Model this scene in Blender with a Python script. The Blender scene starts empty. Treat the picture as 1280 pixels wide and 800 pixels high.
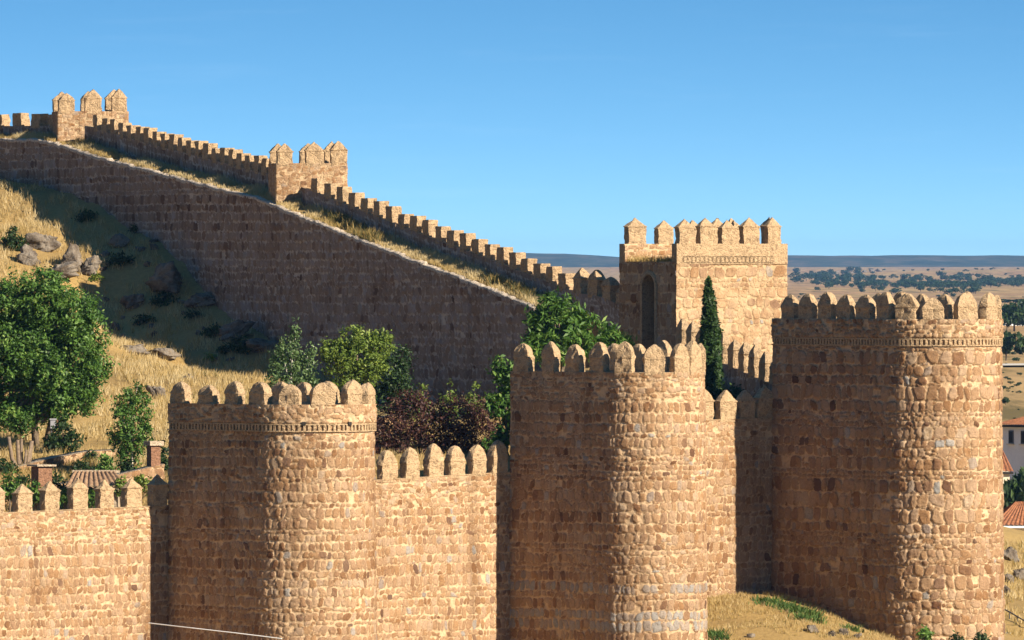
import bpy, math, random
import numpy as np
from mathutils import Vector

random.seed(11)
S = bpy.context.scene
COL = S.collection
F, HY = 12000.0, 330.0           # focal length in photo pixels, eye-level row

def PX(px, Y): return (px - 640.0) * Y / F
def PZ(py, Y): return -(py - HY) * Y / F
def P(px, py, Y): return np.array([PX(px, Y), Y, PZ(py, Y)])

# ------------------------------------------------------------------ noise
def _h(i, j, s):
    i = i.astype(np.int64); j = j.astype(np.int64)
    n = (i * 374761393 + j * 668265263 + int(s) * 1442695041) & 0xFFFFFFFF
    n = ((n ^ (n >> 13)) * 1274126177) & 0xFFFFFFFF
    n = ((n ^ (n >> 16)) * 2246822519) & 0xFFFFFFFF
    return ((n ^ (n >> 15)) & 0xFFFF) / 65535.0

def vnoise(x, y, s=0):
    x = np.asarray(x, float); y = np.asarray(y, float)
    x, y = np.broadcast_arrays(x, y)
    i = np.floor(x); j = np.floor(y); a = x - i; b = y - j
    a = a * a * (3 - 2 * a); b = b * b * (3 - 2 * b)
    return ((_h(i, j, s) * (1 - a) + _h(i + 1, j, s) * a) * (1 - b)
            + (_h(i, j + 1, s) * (1 - a) + _h(i + 1, j + 1, s) * a) * b)

def fbm(x, y, s=0, o=3):
    t = 0; w = 0.5
    for k in range(o):
        t = t + w * (vnoise(x * 2 ** k, y * 2 ** k, s + 17 * k) - 0.5); w *= 0.5
    return t

def sstep(a, b, x):
    t = np.clip((x - a) / (b - a), 0, 1); return t * t * (3 - 2 * t)

# ------------------------------------------------------------------ mesh helpers
def mesh_obj(name, V, faces, mat=None, parent=None, smooth=False, attrs=None, mats=None, mi=None):
    V = np.asarray(V, dtype=np.float32).reshape(-1, 3)
    me = bpy.data.meshes.new(name)
    if isinstance(faces, np.ndarray):
        n, k = faces.shape
        me.vertices.add(len(V)); me.vertices.foreach_set('co', V.ravel())
        me.loops.add(n * k); me.loops.foreach_set('vertex_index', faces.astype(np.int32).ravel())
        me.polygons.add(n)
        me.polygons.foreach_set('loop_start', np.arange(0, n * k, k, dtype=np.int32))
        me.update(calc_edges=True)
    else:
        me.from_pydata([tuple(v) for v in V.tolist()], [], faces)
        me.update()
    if smooth:
        me.polygons.foreach_set('use_smooth', np.ones(len(me.polygons), bool))
    for k, a in (attrs or {}).items():
        at = me.attributes.new(k, 'FLOAT', 'POINT')
        at.data.foreach_set('value', np.asarray(a, np.float32).ravel())
    for m in (mats or ([mat] if mat else [])): me.materials.append(m)
    if mi is not None: me.polygons.foreach_set('material_index', np.asarray(mi, np.int32))
    o = bpy.data.objects.new(name, me); COL.objects.link(o)
    if parent is not None: o.parent = parent
    return o

def tag(o, label=None, cat=None, group=None, kind=None):
    if label: o['label'] = label
    if cat: o['category'] = cat
    if group: o['group'] = group
    if kind: o['kind'] = kind
    return o

def thing(name, label, cat, group=None, kind='thing'):
    # children keep world coordinates in their meshes, the Empty stays at the world origin of the plan
    o = bpy.data.objects.new(name, None); COL.objects.link(o)
    return tag(o, label, cat, group, kind)

class MB:
    def __init__(s): s.V = []; s.F = []
    def add(s, V, Fs):
        b = len(s.V); s.V += [tuple(map(float, v)) for v in V]; s.F += [tuple(b + i for i in f) for f in Fs]
    def box(s, c, ax, ay, az, hx, hy, hz):
        c = np.array(c, float); ax, ay, az = (np.array(a, float) for a in (ax, ay, az))
        V = [c + ax * hx * i + ay * hy * j + az * hz * k for k in (-1, 1) for j in (-1, 1) for i in (-1, 1)]
        s.add(V, [(0, 2, 3, 1), (4, 5, 7, 6), (0, 1, 5, 4), (2, 6, 7, 3), (0, 4, 6, 2), (1, 3, 7, 5)])
    def tube(s, pts, r, n=7):
        pts = [np.array(p, float) for p in pts]
        r = r if hasattr(r, '__len__') else [r] * len(pts)
        V = []
        for i, p in enumerate(pts):
            d = pts[min(i + 1, len(pts) - 1)] - pts[max(i - 1, 0)]; d = d / (np.linalg.norm(d) + 1e-9)
            a = np.cross(d, (0, 0, 1.0) if abs(d[2]) < .9 else (1.0, 0, 0)); a /= np.linalg.norm(a); b = np.cross(d, a)
            for k in range(n):
                t = 2 * math.pi * k / n; V.append(p + r[i] * (a * math.cos(t) + b * math.sin(t)))
        Fs = [(i * n + k, i * n + (k + 1) % n, (i + 1) * n + (k + 1) % n, (i + 1) * n + k) for i in range(len(pts) - 1) for k in range(n)]
        Fs += [tuple(range(n))[::-1], tuple((len(pts) - 1) * n + k for k in range(n))]
        s.add(V, Fs)
    def build(s, name, mat, parent=None, smooth=False): return mesh_obj(name, s.V, s.F, mat, parent, smooth)

def grid_faces(n, m, flip=False):
    i = np.arange(n - 1)[:, None]; j = np.arange(m - 1)[None, :]
    a = (i * m + j).ravel(); b = ((i + 1) * m + j).ravel(); c = ((i + 1) * m + j + 1).ravel(); d = (i * m + j + 1).ravel()
    return np.stack([a, d, c, b] if flip else [a, b, c, d], 1)

# ------------------------------------------------------------------ materials
def nt(name):
    m = bpy.data.materials.new(name); m.use_nodes = True
    n = m.node_tree.nodes; l = m.node_tree.links
    b = n['Principled BSDF']; b.inputs['Roughness'].default_value = .9
    b.inputs['Specular IOR Level'].default_value = .15
    return m, n, l, b

def ramp(n, stops, interp='LINEAR'):
    r = n.new('ShaderNodeValToRGB'); e = r.color_ramp.elements; r.color_ramp.interpolation = interp
    while len(e) < len(stops): e.new(.5)
    for x, (p, c) in zip(e, stops): x.position = p; x.color = (*c, 1)
    return r

def noise(n, l, scale, vec, detail=4, rough=.55):
    t = n.new('ShaderNodeTexNoise'); t.inputs['Scale'].default_value = scale
    t.inputs['Detail'].default_value = detail; t.inputs['Roughness'].default_value = rough
    l.new(vec, t.inputs['Vector']); return t.outputs['Fac']

def math_(n, l, op, a, b=None, c=None):
    t = n.new('ShaderNodeMath'); t.operation = op
    for i, v in enumerate((a, b, c)):
        if v is None: continue
        if hasattr(v, 'links'): l.new(v, t.inputs[i])
        else: t.inputs[i].default_value = v
    return t.outputs[0]

def maprange(n, l, v, a, b, c=0., d=1.):
    t = n.new('ShaderNodeMapRange'); t.interpolation_type = 'SMOOTHSTEP'
    l.new(v, t.inputs[0])
    for i, x in enumerate((a, b, c, d)): t.inputs[i + 1].default_value = x
    return t.outputs[0]

def mix(n, l, f, a, b, mode='MIX'):
    t = n.new('ShaderNodeMix'); t.data_type = 'RGBA'; t.blend_type = mode
    for s, v in ((t.inputs[0], f), (t.inputs[6], a), (t.inputs[7], b)):
        if hasattr(v, 'links'): l.new(v, s)
        elif isinstance(v, tuple): s.default_value = (*v, 1)
        else: s.default_value = v
    return t.outputs[2]

def pos(n): return n.new('ShaderNodeNewGeometry').outputs['Position']
def attr(n, name):
    a = n.new('ShaderNodeAttribute'); a.attribute_name = name; return a.outputs['Fac']
def bump(n, l, h, b, strength=.6, dist=.03):
    t = n.new('ShaderNodeBump'); t.inputs['Strength'].default_value = strength; t.inputs['Distance'].default_value = dist
    l.new(h, t.inputs['Height']); l.new(t.outputs[0], b.inputs['Normal'])

def stone_material(name, mortar, stones, sharp=.022, lime=(.56, .70, .55)):
    m, n, l, b = nt(name); p = pos(n)
    sd, tone, grey = attr(n, 'sd'), attr(n, 'tone'), attr(n, 'grey')
    fine = noise(n, l, 14, p, 5, .65); mid = noise(n, l, 3.2, p, 4); big = noise(n, l, .45, p, 4)
    grit = noise(n, l, 45, p, 3, .7)
    s2 = math_(n, l, 'ADD', sd, math_(n, l, 'MULTIPLY', math_(n, l, 'SUBTRACT', fine, .5), .09))
    mask = maprange(n, l, s2, 0., sharp)
    tv = math_(n, l, 'ADD', tone, math_(n, l, 'MULTIPLY', math_(n, l, 'SUBTRACT', mid, .5), .35))
    r = ramp(n, stones); l.new(tv, r.inputs[0])
    c = mix(n, l, grey, r.outputs[0], (.29, .285, .275))
    # grain inside each stone
    g = ramp(n, [(.3, (.62, .60, .58)), (.55, (1, 1, 1)), (.8, (1.15, 1.12, 1.08))]); l.new(fine, g.inputs[0])
    c = mix(n, l, .8, c, g.outputs[0], 'MULTIPLY')
    gm = ramp(n, [(.25, (.66, .62, .58)), (.5, (1, 1, 1)), (.8, (1.1, 1.1, 1.08))]); l.new(grit, gm.inputs[0])
    mo = mix(n, l, .75, mortar, gm.outputs[0], 'MULTIPLY')
    mg = ramp(n, [(.3, (.68, .62, .56)), (.55, (1, 1, 1)), (.75, (1.1, 1.08, 1.05))]); l.new(noise(n, l, 7, p, 5, .7), mg.inputs[0])
    mo = mix(n, l, .9, mo, mg.outputs[0], 'MULTIPLY')
    c = mix(n, l, mask, mo, c)
    # broad weathering: paler lime-washed areas and browner areas
    w = ramp(n, [(.28, (.78, .70, .62)), (.5, (1, 1, 1)), (.72, (1.08, 1.06, 1.03))]); l.new(big, w.inputs[0])
    c = mix(n, l, .85, c, w.outputs[0], 'MULTIPLY')
    mps = n.new('ShaderNodeMapping'); l.new(p, mps.inputs[0]); mps.inputs['Scale'].default_value = (1.5, 1.5, .10)
    stk = ramp(n, [(.30, (.62, .58, .54)), (.46, (1, 1, 1)), (.7, (1.05, 1.04, 1.02))]); l.new(noise(n, l, 1., mps.outputs[0], 5, .65), stk.inputs[0])
    c = mix(n, l, .75, c, stk.outputs[0], 'MULTIPLY')
    lich = maprange(n, l, noise(n, l, 1.7, p, 6, .7), .62, .72, 0., .5)
    c = mix(n, l, lich, c, (.30, .20, .09))
    limef = maprange(n, l, noise(n, l, .9, p, 5, .6), lime[0], lime[1], 0., lime[2])
    c = mix(n, l, limef, c, mo)
    # small dark pits
    v = n.new('ShaderNodeTexVoronoi'); v.inputs['Scale'].default_value = 6.5; l.new(p, v.inputs['Vector'])
    pit = maprange(n, l, math_(n, l, 'ADD', v.outputs['Distance'], math_(n, l, 'MULTIPLY', mid, .25)), .17, .26, .75, 0.)
    c = mix(n, l, pit, c, (.13, .075, .04))
    l.new(c, b.inputs['Base Color'])
    h = math_(n, l, 'ADD', math_(n, l, 'MULTIPLY', mask, .6), math_(n, l, 'ADD', fine, math_(n, l, 'MULTIPLY', grit, .35)))
    bump(n, l, math_(n, l, 'SUBTRACT', h, math_(n, l, 'MULTIPLY', pit, .9)), b, .8, .05)
    return m

STONES = [(0., (.11, .05, .023)), (.18, (.195, .098, .044)), (.38, (.285, .162, .078)), (.58, (.34, .212, .113)),
          (.78, (.365, .242, .148)), (1., (.39, .29, .195))]
M = {}
M['stone'] = stone_material('coursed_granite', (.53, .385, .242), STONES, .02, (.60, .74, .45))
M['limed'] = stone_material('lime_washed_granite', (.49, .355, .215), STONES, .03, (.40, .62, .8))
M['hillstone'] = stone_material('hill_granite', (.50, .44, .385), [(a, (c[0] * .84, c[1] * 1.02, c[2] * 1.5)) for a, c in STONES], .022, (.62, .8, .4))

def rubble_material(name, base, dark, scale=7.):
    m, n, l, b = nt(name); p = pos(n)
    fine = noise(n, l, 16, p, 5, .65); mid = noise(n, l, 2.2, p, 4); grit = noise(n, l, 48, p, 3, .7)
    v = n.new('ShaderNodeTexVoronoi'); v.inputs['Scale'].default_value = scale; l.new(p, v.inputs['Vector'])
    cr = ramp(n, [(0, dark), (.35, tuple(.75 * x for x in base)), (.6, base), (1, tuple(min(.8, 1.12 * x) for x in base))])
    sep = n.new('ShaderNodeSeparateColor'); l.new(v.outputs['Color'], sep.inputs[0])
    l.new(math_(n, l, 'ADD', math_(n, l, 'MULTIPLY', sep.outputs[0], .55), math_(n, l, 'MULTIPLY', mid, .6)), cr.inputs[0])
    g = ramp(n, [(.28, (.55, .5, .45)), (.5, (1, 1, 1)), (.8, (1.12, 1.1, 1.08))]); l.new(fine, g.inputs[0])
    c = mix(n, l, .85, cr.outputs[0], g.outputs[0], 'MULTIPLY')
    pit = maprange(n, l, math_(n, l, 'ADD', v.outputs['Distance'], math_(n, l, 'MULTIPLY', mid, .3)), .2, .31, .8, 0.)
    c = mix(n, l, pit, c, tuple(.55 * x for x in dark))
    ve = n.new('ShaderNodeTexVoronoi'); ve.feature = 'DISTANCE_TO_EDGE'; ve.inputs['Scale'].default_value = scale * .62
    mpv = n.new('ShaderNodeMapping'); mpv.inputs['Scale'].default_value = (1, 1, 1.35); wob = n.new('ShaderNodeVectorMath'); wob.operation = 'ADD'
    nv_ = n.new('ShaderNodeTexNoise'); nv_.inputs['Scale'].default_value = 5.; l.new(p, nv_.inputs['Vector']); sc_ = n.new('ShaderNodeVectorMath'); sc_.operation = 'SCALE'; sc_.inputs[3].default_value = .16
    l.new(nv_.outputs['Color'], sc_.inputs[0]); l.new(p, wob.inputs[0]); l.new(sc_.outputs[0], wob.inputs[1]); l.new(wob.outputs[0], mpv.inputs[0]); l.new(mpv.outputs[0], ve.inputs['Vector'])
    joint = maprange(n, l, ve.outputs['Distance'], .03, .13, .55, 0.)
    c = mix(n, l, joint, c, tuple(min(.7, 1.28 * x) for x in base))
    l.new(c, b.inputs['Base Color'])
    bump(n, l, math_(n, l, 'ADD', math_(n, l, 'SUBTRACT', math_(n, l, 'SUBTRACT', fine, math_(n, l, 'MULTIPLY', joint, .8)), math_(n, l, 'MULTIPLY', pit, 1.1)), math_(n, l, 'MULTIPLY', grit, .4)), b, .9, .05)
    return m
M['rubble'] = rubble_material('merlon_rubble', (.40, .285, .17), (.16, .085, .045))
M['lit_lip'] = rubble_material('lit_edge_lip', (.55, .46, .36), (.34, .26, .18))  # coping stone coloured paler so the ledge edge shows as a sunlit line
M['brick'] = rubble_material('old_brick', (.24, .13, .08), (.12, .06, .035), 9)
M['coping'] = rubble_material('pale_coping', (.42, .34, .25), (.24, .17, .11))

def simple(name, a, b_, scale=6, rough=.9, spec=.15, bs=.4):
    m, n, l, b = nt(name); p = pos(n)
    f = noise(n, l, scale, p, 5, .6)
    r = ramp(n, [(.3, a), (.7, b_)]); l.new(f, r.inputs[0]); l.new(r.outputs[0], b.inputs['Base Color'])
    b.inputs['Roughness'].default_value = rough; b.inputs['Specular IOR Level'].default_value = spec
    bump(n, l, f, b, bs, .03); return m
M['bark'] = simple('bark', (.10, .075, .05), (.22, .17, .12), 9)
M['palebark'] = simple('pale_bark', (.35, .31, .26), (.55, .50, .42), 9)
M['tile'] = simple('roof_tile', (.13, .05, .025), (.38, .16, .075), 5, .85)
M['oldtile'] = simple('old_roof_tile', (.12, .07, .04), (.36, .23, .14), 5, .9)
M['plaster'] = simple('white_plaster', (.70, .70, .71), (.80, .80, .79), 2)
M['cream'] = simple('cream_plaster', (.60, .52, .38), (.70, .62, .48), 2)
M['dark'] = simple('dark_opening', (.02, .018, .015), (.035, .03, .028), 4)
M['metal'] = simple('dark_metal', (.04, .04, .045), (.07, .07, .075), 8, .5, .5, .1)
M['whitepaint'] = simple('white_paint', (.74, .74, .72), (.82, .82, .80), 6, .5, .4, .1)
M['cable'] = simple('pale_cable', (.75, .75, .74), (.8, .8, .8), 6, .5, .3, .1)
M['wood'] = simple('weathered_wood', (.12, .085, .055), (.24, .18, .13), 12)
M['asphalt'] = simple('pale_path', (.45, .42, .37), (.6, .56, .5), 3)
M['screen'] = simple('frosted_lantern', (.26, .26, .28), (.36, .36, .38), 6, .3, .5, .1)

def rock_material():
    m, n, l, b = nt('granite_outcrop'); p = pos(n)
    f = noise(n, l, 1.3, p, 6, .65); g = noise(n, l, 12, p, 5, .65)
    r = ramp(n, [(.28, (.035, .027, .02)), (.43, (.12, .095, .072)), (.58, (.22, .19, .155)), (.75, (.19, .13, .07))]); l.new(f, r.inputs[0])
    k = ramp(n, [(.3, (.55, .55, .55)), (.6, (1.05, 1.05, 1.05))]); l.new(g, k.inputs[0])
    l.new(mix(n, l, .8, r.outputs[0], k.outputs[0], 'MULTIPLY'), b.inputs['Base Color'])
    bump(n, l, math_(n, l, 'ADD', f, math_(n, l, 'MULTIPLY', g, .4)), b, .8, .15); return m
M['rock'] = rock_material()

def leaf_material(name, stops, trans=.35, rough=.55):
    m, n, l, b = nt(name)
    r = ramp(n, stops); l.new(attr(n, 'rnd'), r.inputs[0])
    l.new(r.outputs[0], b.inputs['Base Color']); b.inputs['Roughness'].default_value = rough
    b.inputs['Specular IOR Level'].default_value = .35
    t = n.new('ShaderNodeBsdfTranslucent'); l.new(mix(n, l, 1., r.outputs[0], (1.0, 1.0, .55), 'MULTIPLY'), t.inputs[0])
    s = n.new('ShaderNodeMixShader'); s.inputs[0].default_value = trans
    l.new(b.outputs[0], s.inputs[1]); l.new(t.outputs[0], s.inputs[2])
    l.new(s.outputs[0], n['Material Output'].inputs[0]); return m
M['leaf'] = leaf_material('green_leaf', [(0, (.025, .06, .012)), (.4, (.06, .14, .022)), (.75, (.12, .23, .04)), (1, (.25, .36, .09))])
M['leafy'] = leaf_material('yellow_green_leaf', [(0, (.06, .10, .018)), (.5, (.13, .20, .03)), (1, (.26, .32, .06))])
M['leafw'] = leaf_material('poplar_leaf', [(0, (.04, .085, .03)), (.6, (.11, .18, .06)), (.85, (.18, .26, .11)), (1, (.55, .6, .48))])
M['leafd'] = leaf_material('dark_leaf', [(0, (.012, .03, .01)), (.6, (.03, .065, .018)), (1, (.07, .12, .03))])
M['leafp'] = leaf_material('purple_leaf', [(0, (.03, .014, .012)), (.6, (.085, .034, .03)), (.9, (.16, .075, .05)), (1, (.13, .12, .04))])
M['cypress'] = leaf_material('cypress_spray', [(0, (.012, .032, .008)), (.6, (.035, .075, .015)), (1, (.075, .13, .025))], .2)
M['pine'] = leaf_material('pine_needle', [(0, (.006, .02, .008)), (.6, (.016, .045, .016)), (1, (.04, .085, .025))], .2)
M['grass'] = leaf_material('dry_grass_blade', [(0, (.035, .05, .015)), (.22, (.12, .115, .035)), (.4, (.36, .25, .08)), (.75, (.46, .345, .16)), (1, (.58, .475, .275))], .3, .7)
M['weed'] = leaf_material('green_weed', [(0, (.03, .07, .012)), (.5, (.07, .14, .025)), (1, (.16, .22, .05))], .3, .7)

def ground_material():
    m, n, l, b = nt('dry_grass_ground'); p = pos(n)
    a = noise(n, l, .12, p, 6, .6); f = noise(n, l, 5, p, 6, .7); fld = noise(n, l, .0035, p, 4, .55)
    mp = n.new('ShaderNodeMapping'); l.new(p, mp.inputs[0]); mp.inputs['Scale'].default_value = (.02, .0014, .02)
    strip = noise(n, l, 1., mp.outputs[0], 5, .6)
    r = ramp(n, [(.25, (.10, .085, .03)), (.42, (.27, .18, .07)), (.6, (.38, .26, .10)), (.8, (.45, .33, .15))])
    l.new(math_(n, l, 'ADD', math_(n, l, 'MULTIPLY', a, .5), math_(n, l, 'MULTIPLY', f, .5)), r.inputs[0])
    q = ramp(n, [(.3, (.22, .16, .075)), (.45, (.40, .27, .12)), (.55, (.33, .20, .10)), (.65, (.44, .31, .15)), (.8, (.25, .2, .09))])
    l.new(math_(n, l, 'ADD', math_(n, l, 'MULTIPLY', fld, .35), math_(n, l, 'MULTIPLY', strip, .65)), q.inputs[0])
    sp = n.new('ShaderNodeSeparateXYZ'); l.new(p, sp.inputs[0])
    far = maprange(n, l, sp.outputs[1], 550, 1000)
    near = mix(n, l, maprange(n, l, sp.outputs[1], 355, 340), r.outputs[0], (.07, .08, .03))  # unseen ground well before the walls, set dark to cut bounced light
    spk = ramp(n, [(.38, (.25, .3, .22)), (.47, (.8, .8, .75)), (.55, (1, 1, 1)), (.7, (1.25, 1.2, 1.1))])
    mp2 = n.new('ShaderNodeMapping'); l.new(p, mp2.inputs[0]); mp2.inputs['Scale'].default_value = (.12, .012, .1)
    l.new(noise(n, l, 1., mp2.outputs[0], 6, .7), spk.inputs[0])
    l.new(mix(n, l, far, near, mix(n, l, .85, q.outputs[0], spk.outputs[0], 'MULTIPLY')), b.inputs['Base Color'])
    bump(n, l, f, b, .6, .12); return m
M['ground'] = ground_material()

def scrub_material():
    m, n, l, b = nt('far_scrub_hills'); p = pos(n)
    mp = n.new('ShaderNodeMapping'); l.new(p, mp.inputs[0]); mp.inputs['Scale'].default_value = (.022, .003, .12)
    f = noise(n, l, 1., mp.outputs[0], 6, .7); g = noise(n, l, .004, p, 4)
    r = ramp(n, [(.36, (.016, .028, .02)), (.48, (.035, .05, .034)), (.58, (.09, .08, .06)), (.72, (.17, .14, .10))])
    l.new(math_(n, l, 'ADD', math_(n, l, 'MULTIPLY', f, .75), math_(n, l, 'MULTIPLY', g, .25)), r.inputs[0])
    l.new(r.outputs[0], b.inputs['Base Color']); return m
M['scrub'] = scrub_material()

# ------------------------------------------------------------------ masonry pattern
def stone_pattern(u, v, seed, fine_v=None, hr=(.34, .62), wr=(.30, .62), greyrows=(), kinds_fill=True, small=.3):
    """u along the wall, v = height (m). Returns signed distance into the stone, tone, greyness."""
    rng = np.random.default_rng(seed)
    vv = v + .12 * fbm(u * .5, v * .3, seed) + .10 * fbm(u * 2.5, v * 2.5, seed + 3) + .05 * fbm(u * 7, v * 7, seed + 4)
    uu = u + .20 * fbm(u * 1.6 + 9, v * 2.2, seed + 5) + .09 * fbm(u * 6, v * 6, seed + 6)
    lo, hi = float(vv.min()) - 1, float(vv.max()) + 1
    bounds = [lo]; kinds = []
    while bounds[-1] < hi:
        z = bounds[-1]
        if fine_v is not None and z > fine_v: h = rng.uniform(.13, .26); kinds.append(2)
        elif rng.random() < small: h = rng.uniform(.15, .25); kinds.append(1)
        else: h = rng.uniform(*hr); kinds.append(0)
        bounds.append(z + h)
    bounds = np.array(bounds); row = np.clip(np.searchsorted(bounds, vv) - 1, 0, len(kinds) - 1)
    sd = np.full(u.shape, -.05); tone = np.full(u.shape, .5); grey = np.zeros(u.shape)
    umin, umax = float(uu.min()) - 1, float(uu.max()) + 1
    for r in np.unique(row):
        k = row == r; h = bounds[r + 1] - bounds[r]; kind = kinds[r]
        nst = int((umax - umin) / .12) + 4
        if kind == 0: w = rng.uniform(wr[0], wr[1], nst) * (.6 + .45 * h / .5)
        elif kind == 1: w = rng.uniform(.16, .36, nst)
        else: w = rng.uniform(.14, .42, nst)
        ub = umin + np.concatenate([[0], np.cumsum(w)]) - rng.random() * .5
        i = np.clip(np.searchsorted(ub, uu[k]) - 1, 0, nst - 1)
        hw = w / 2 * rng.uniform(.84, 1.02, nst); hh = h / 2 * rng.uniform(.80, 1.02, nst)
        oc = rng.normal(0, .02, nst); pw = rng.uniform(2.2, 5.5, nst); sh = rng.normal(0, .22, nst); tl = rng.normal(0, .16, nst)
        rb = rng.normal(0, .09); zr = .5 * (bounds[r] + bounds[r + 1])
        t = np.clip(rng.normal(.53, .17, nst) + rb * .7 - .3 * (rng.random(nst) < .035), 0, 1)
        isg = any(abs(zr - gz) < .33 for gz in greyrows) and kind == 0
        g = np.where(rng.random(nst) < (.85 if isg else .03), rng.uniform(.45, .95, nst), rng.uniform(0, .16, nst))
        if kind == 2: t = np.clip(rng.normal(.62, .2, nst), 0, 1); g *= .5
        miss = rng.random(nst) < (.03 if kind != 2 else .25)
        b_ = (vv[k] - zr - oc[i]) / hh[i]
        a_ = (uu[k] - (ub[i] + w[i] / 2)) / hw[i] + sh[i] * b_
        b_ = b_ + tl[i] * a_
        q = (np.abs(a_) ** pw[i] + np.abs(b_) ** pw[i]) ** (1 / pw[i])
        d = (1 - q) * np.minimum(hw, hh)[i]
        d = np.where(miss[i], -.06, d)
        sd[k] = np.clip(d, -.06, .2); tone[k] = t[i]; grey[k] = g[i]
    if kinds_fill:
        s2, t2, g2 = stone_pattern(u, v, seed + 500, -1e6, kinds_fill=False)
        k = (sd < -.012) & (s2 > -.02) & (vnoise(u * 1.3, v * 1.3, seed + 9) > .22)
        sd = np.where(k, np.minimum(s2, .05), sd); tone = np.where(k, t2 * .9, tone); grey = np.where(k, g2, grey)
    return sd, tone, grey

def masonry(name, parent, Pxy, Nxy, u, ztop, zbot, step, seed, relief=.04, fine_v=None, over_v=None, over=.06,
            batter=0., zref=0., mat='stone', hole=None, flip=False, vslope=None, greyrows=(), hr=(.34, .62), wr=(.30, .62), small=.3):
    n = len(u); ztop = np.broadcast_to(ztop, n).astype(float); zbot = np.broadcast_to(zbot, n).astype(float)
    m = max(3, int(round(float((ztop - zbot).max()) / step)) + 1)
    t = np.linspace(0, 1, m)[None, :]
    Z = zbot[:, None] + (ztop - zbot)[:, None] * t
    U = np.repeat(u[:, None], m, 1)
    V_ = Z if vslope is None else Z - vslope[:, None]
    sd, tone, grey = stone_pattern(U, V_, seed, fine_v, hr, wr, greyrows, True, small)
    rr = (.55 + .8 * _h(np.floor(tone * 977), np.floor(grey * 991), seed))
    d = relief * rr * sstep(-.02, .035, sd) + .030 * fbm(U * .9, Z * .9, seed + 40) + (.022 + relief * .75) * fbm(U * 6.5 + tone * 40, Z * 6.5, seed + 41, 3)
    d = d + batter * np.clip(zref - Z, 0, 50)
    if over_v is not None: d = d + over * sstep(over_v + .14, over_v + .2, Z)
    X = Pxy[:, 0][:, None] + Nxy[:, 0][:, None] * d; Y = Pxy[:, 1][:, None] + Nxy[:, 1][:, None] * d
    V = np.stack([X, Y, Z], -1).reshape(-1, 3)
    f = grid_faces(n, m, flip)
    if hole is not None:
        ok = ~hole(U, Z).ravel()[f].all(axis=1); f = f[ok]
    return mesh_obj(name, V, f, M[mat], parent, True, {'sd': sd, 'tone': tone, 'grey': grey})

def sample(poly, step):
    """resample polyline -> points, unit left normals are NOT included"""
    poly = np.array(poly, float); out = [poly[0]]
    for a, b in zip(poly[:-1], poly[1:]):
        k = max(1, int(round(np.linalg.norm(b - a) / step)))
        out += [a + (b - a) * i / k for i in range(1, k + 1)]
    return np.array(out)
def arclen(p): return np.concatenate([[0], np.cumsum(np.linalg.norm(np.diff(p[:, :2], axis=0), axis=1))])

def sweep(name, lines, mat, parent, kind=None):
    """connect polylines (each n x 3) into one sheet"""
    L = np.array(lines); k, n, _ = L.shape
    o = mesh_obj(name, L.reshape(-1, 3), grid_faces(k, n), M[mat], parent, False)
    return o

# ------------------------------------------------------------------ merlons
PROFILES = {
 'bell':   [(0, 1, 1), (.2, 1, 1), (.4, .99, 1), (.50, 1, 1), (.515, 1.03, 1.07), (.55, 1.02, 1.05), (.62, .965, .985), (.71, .88, .94), (.80, .74, .85), (.88, .56, .71), (.94, .38, .54), (.98, .21, .37), (1, .07, .2)],
 'gable':  [(0, 1, 1), (.2, 1, 1), (.4, .99, 1), (.60, 1, 1), (.62, 1.07, 1.08), (.655, 1.07, 1.08), (.67, .96, .98), (.78, .70, .86), (.88, .42, .66), (.96, .18, .40), (1, .05, .2)],
 'pyramid':[(0, 1, 1), (.2, 1, 1), (.45, .99, .99), (.66, 1, 1), (.675, 1.10, 1.10), (.705, 1.10, 1.10), (.715, 1.0, 1.0), (.80, .70, .70), (.90, .36, .36), (.97, .13, .13), (1, .04, .04)],
 'block':  [(0, 1, 1), (.2, 1, 1), (.5, 1, 1), (.8, 1, 1), (.95, .99, .99), (1, .95, .93)],
}
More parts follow.
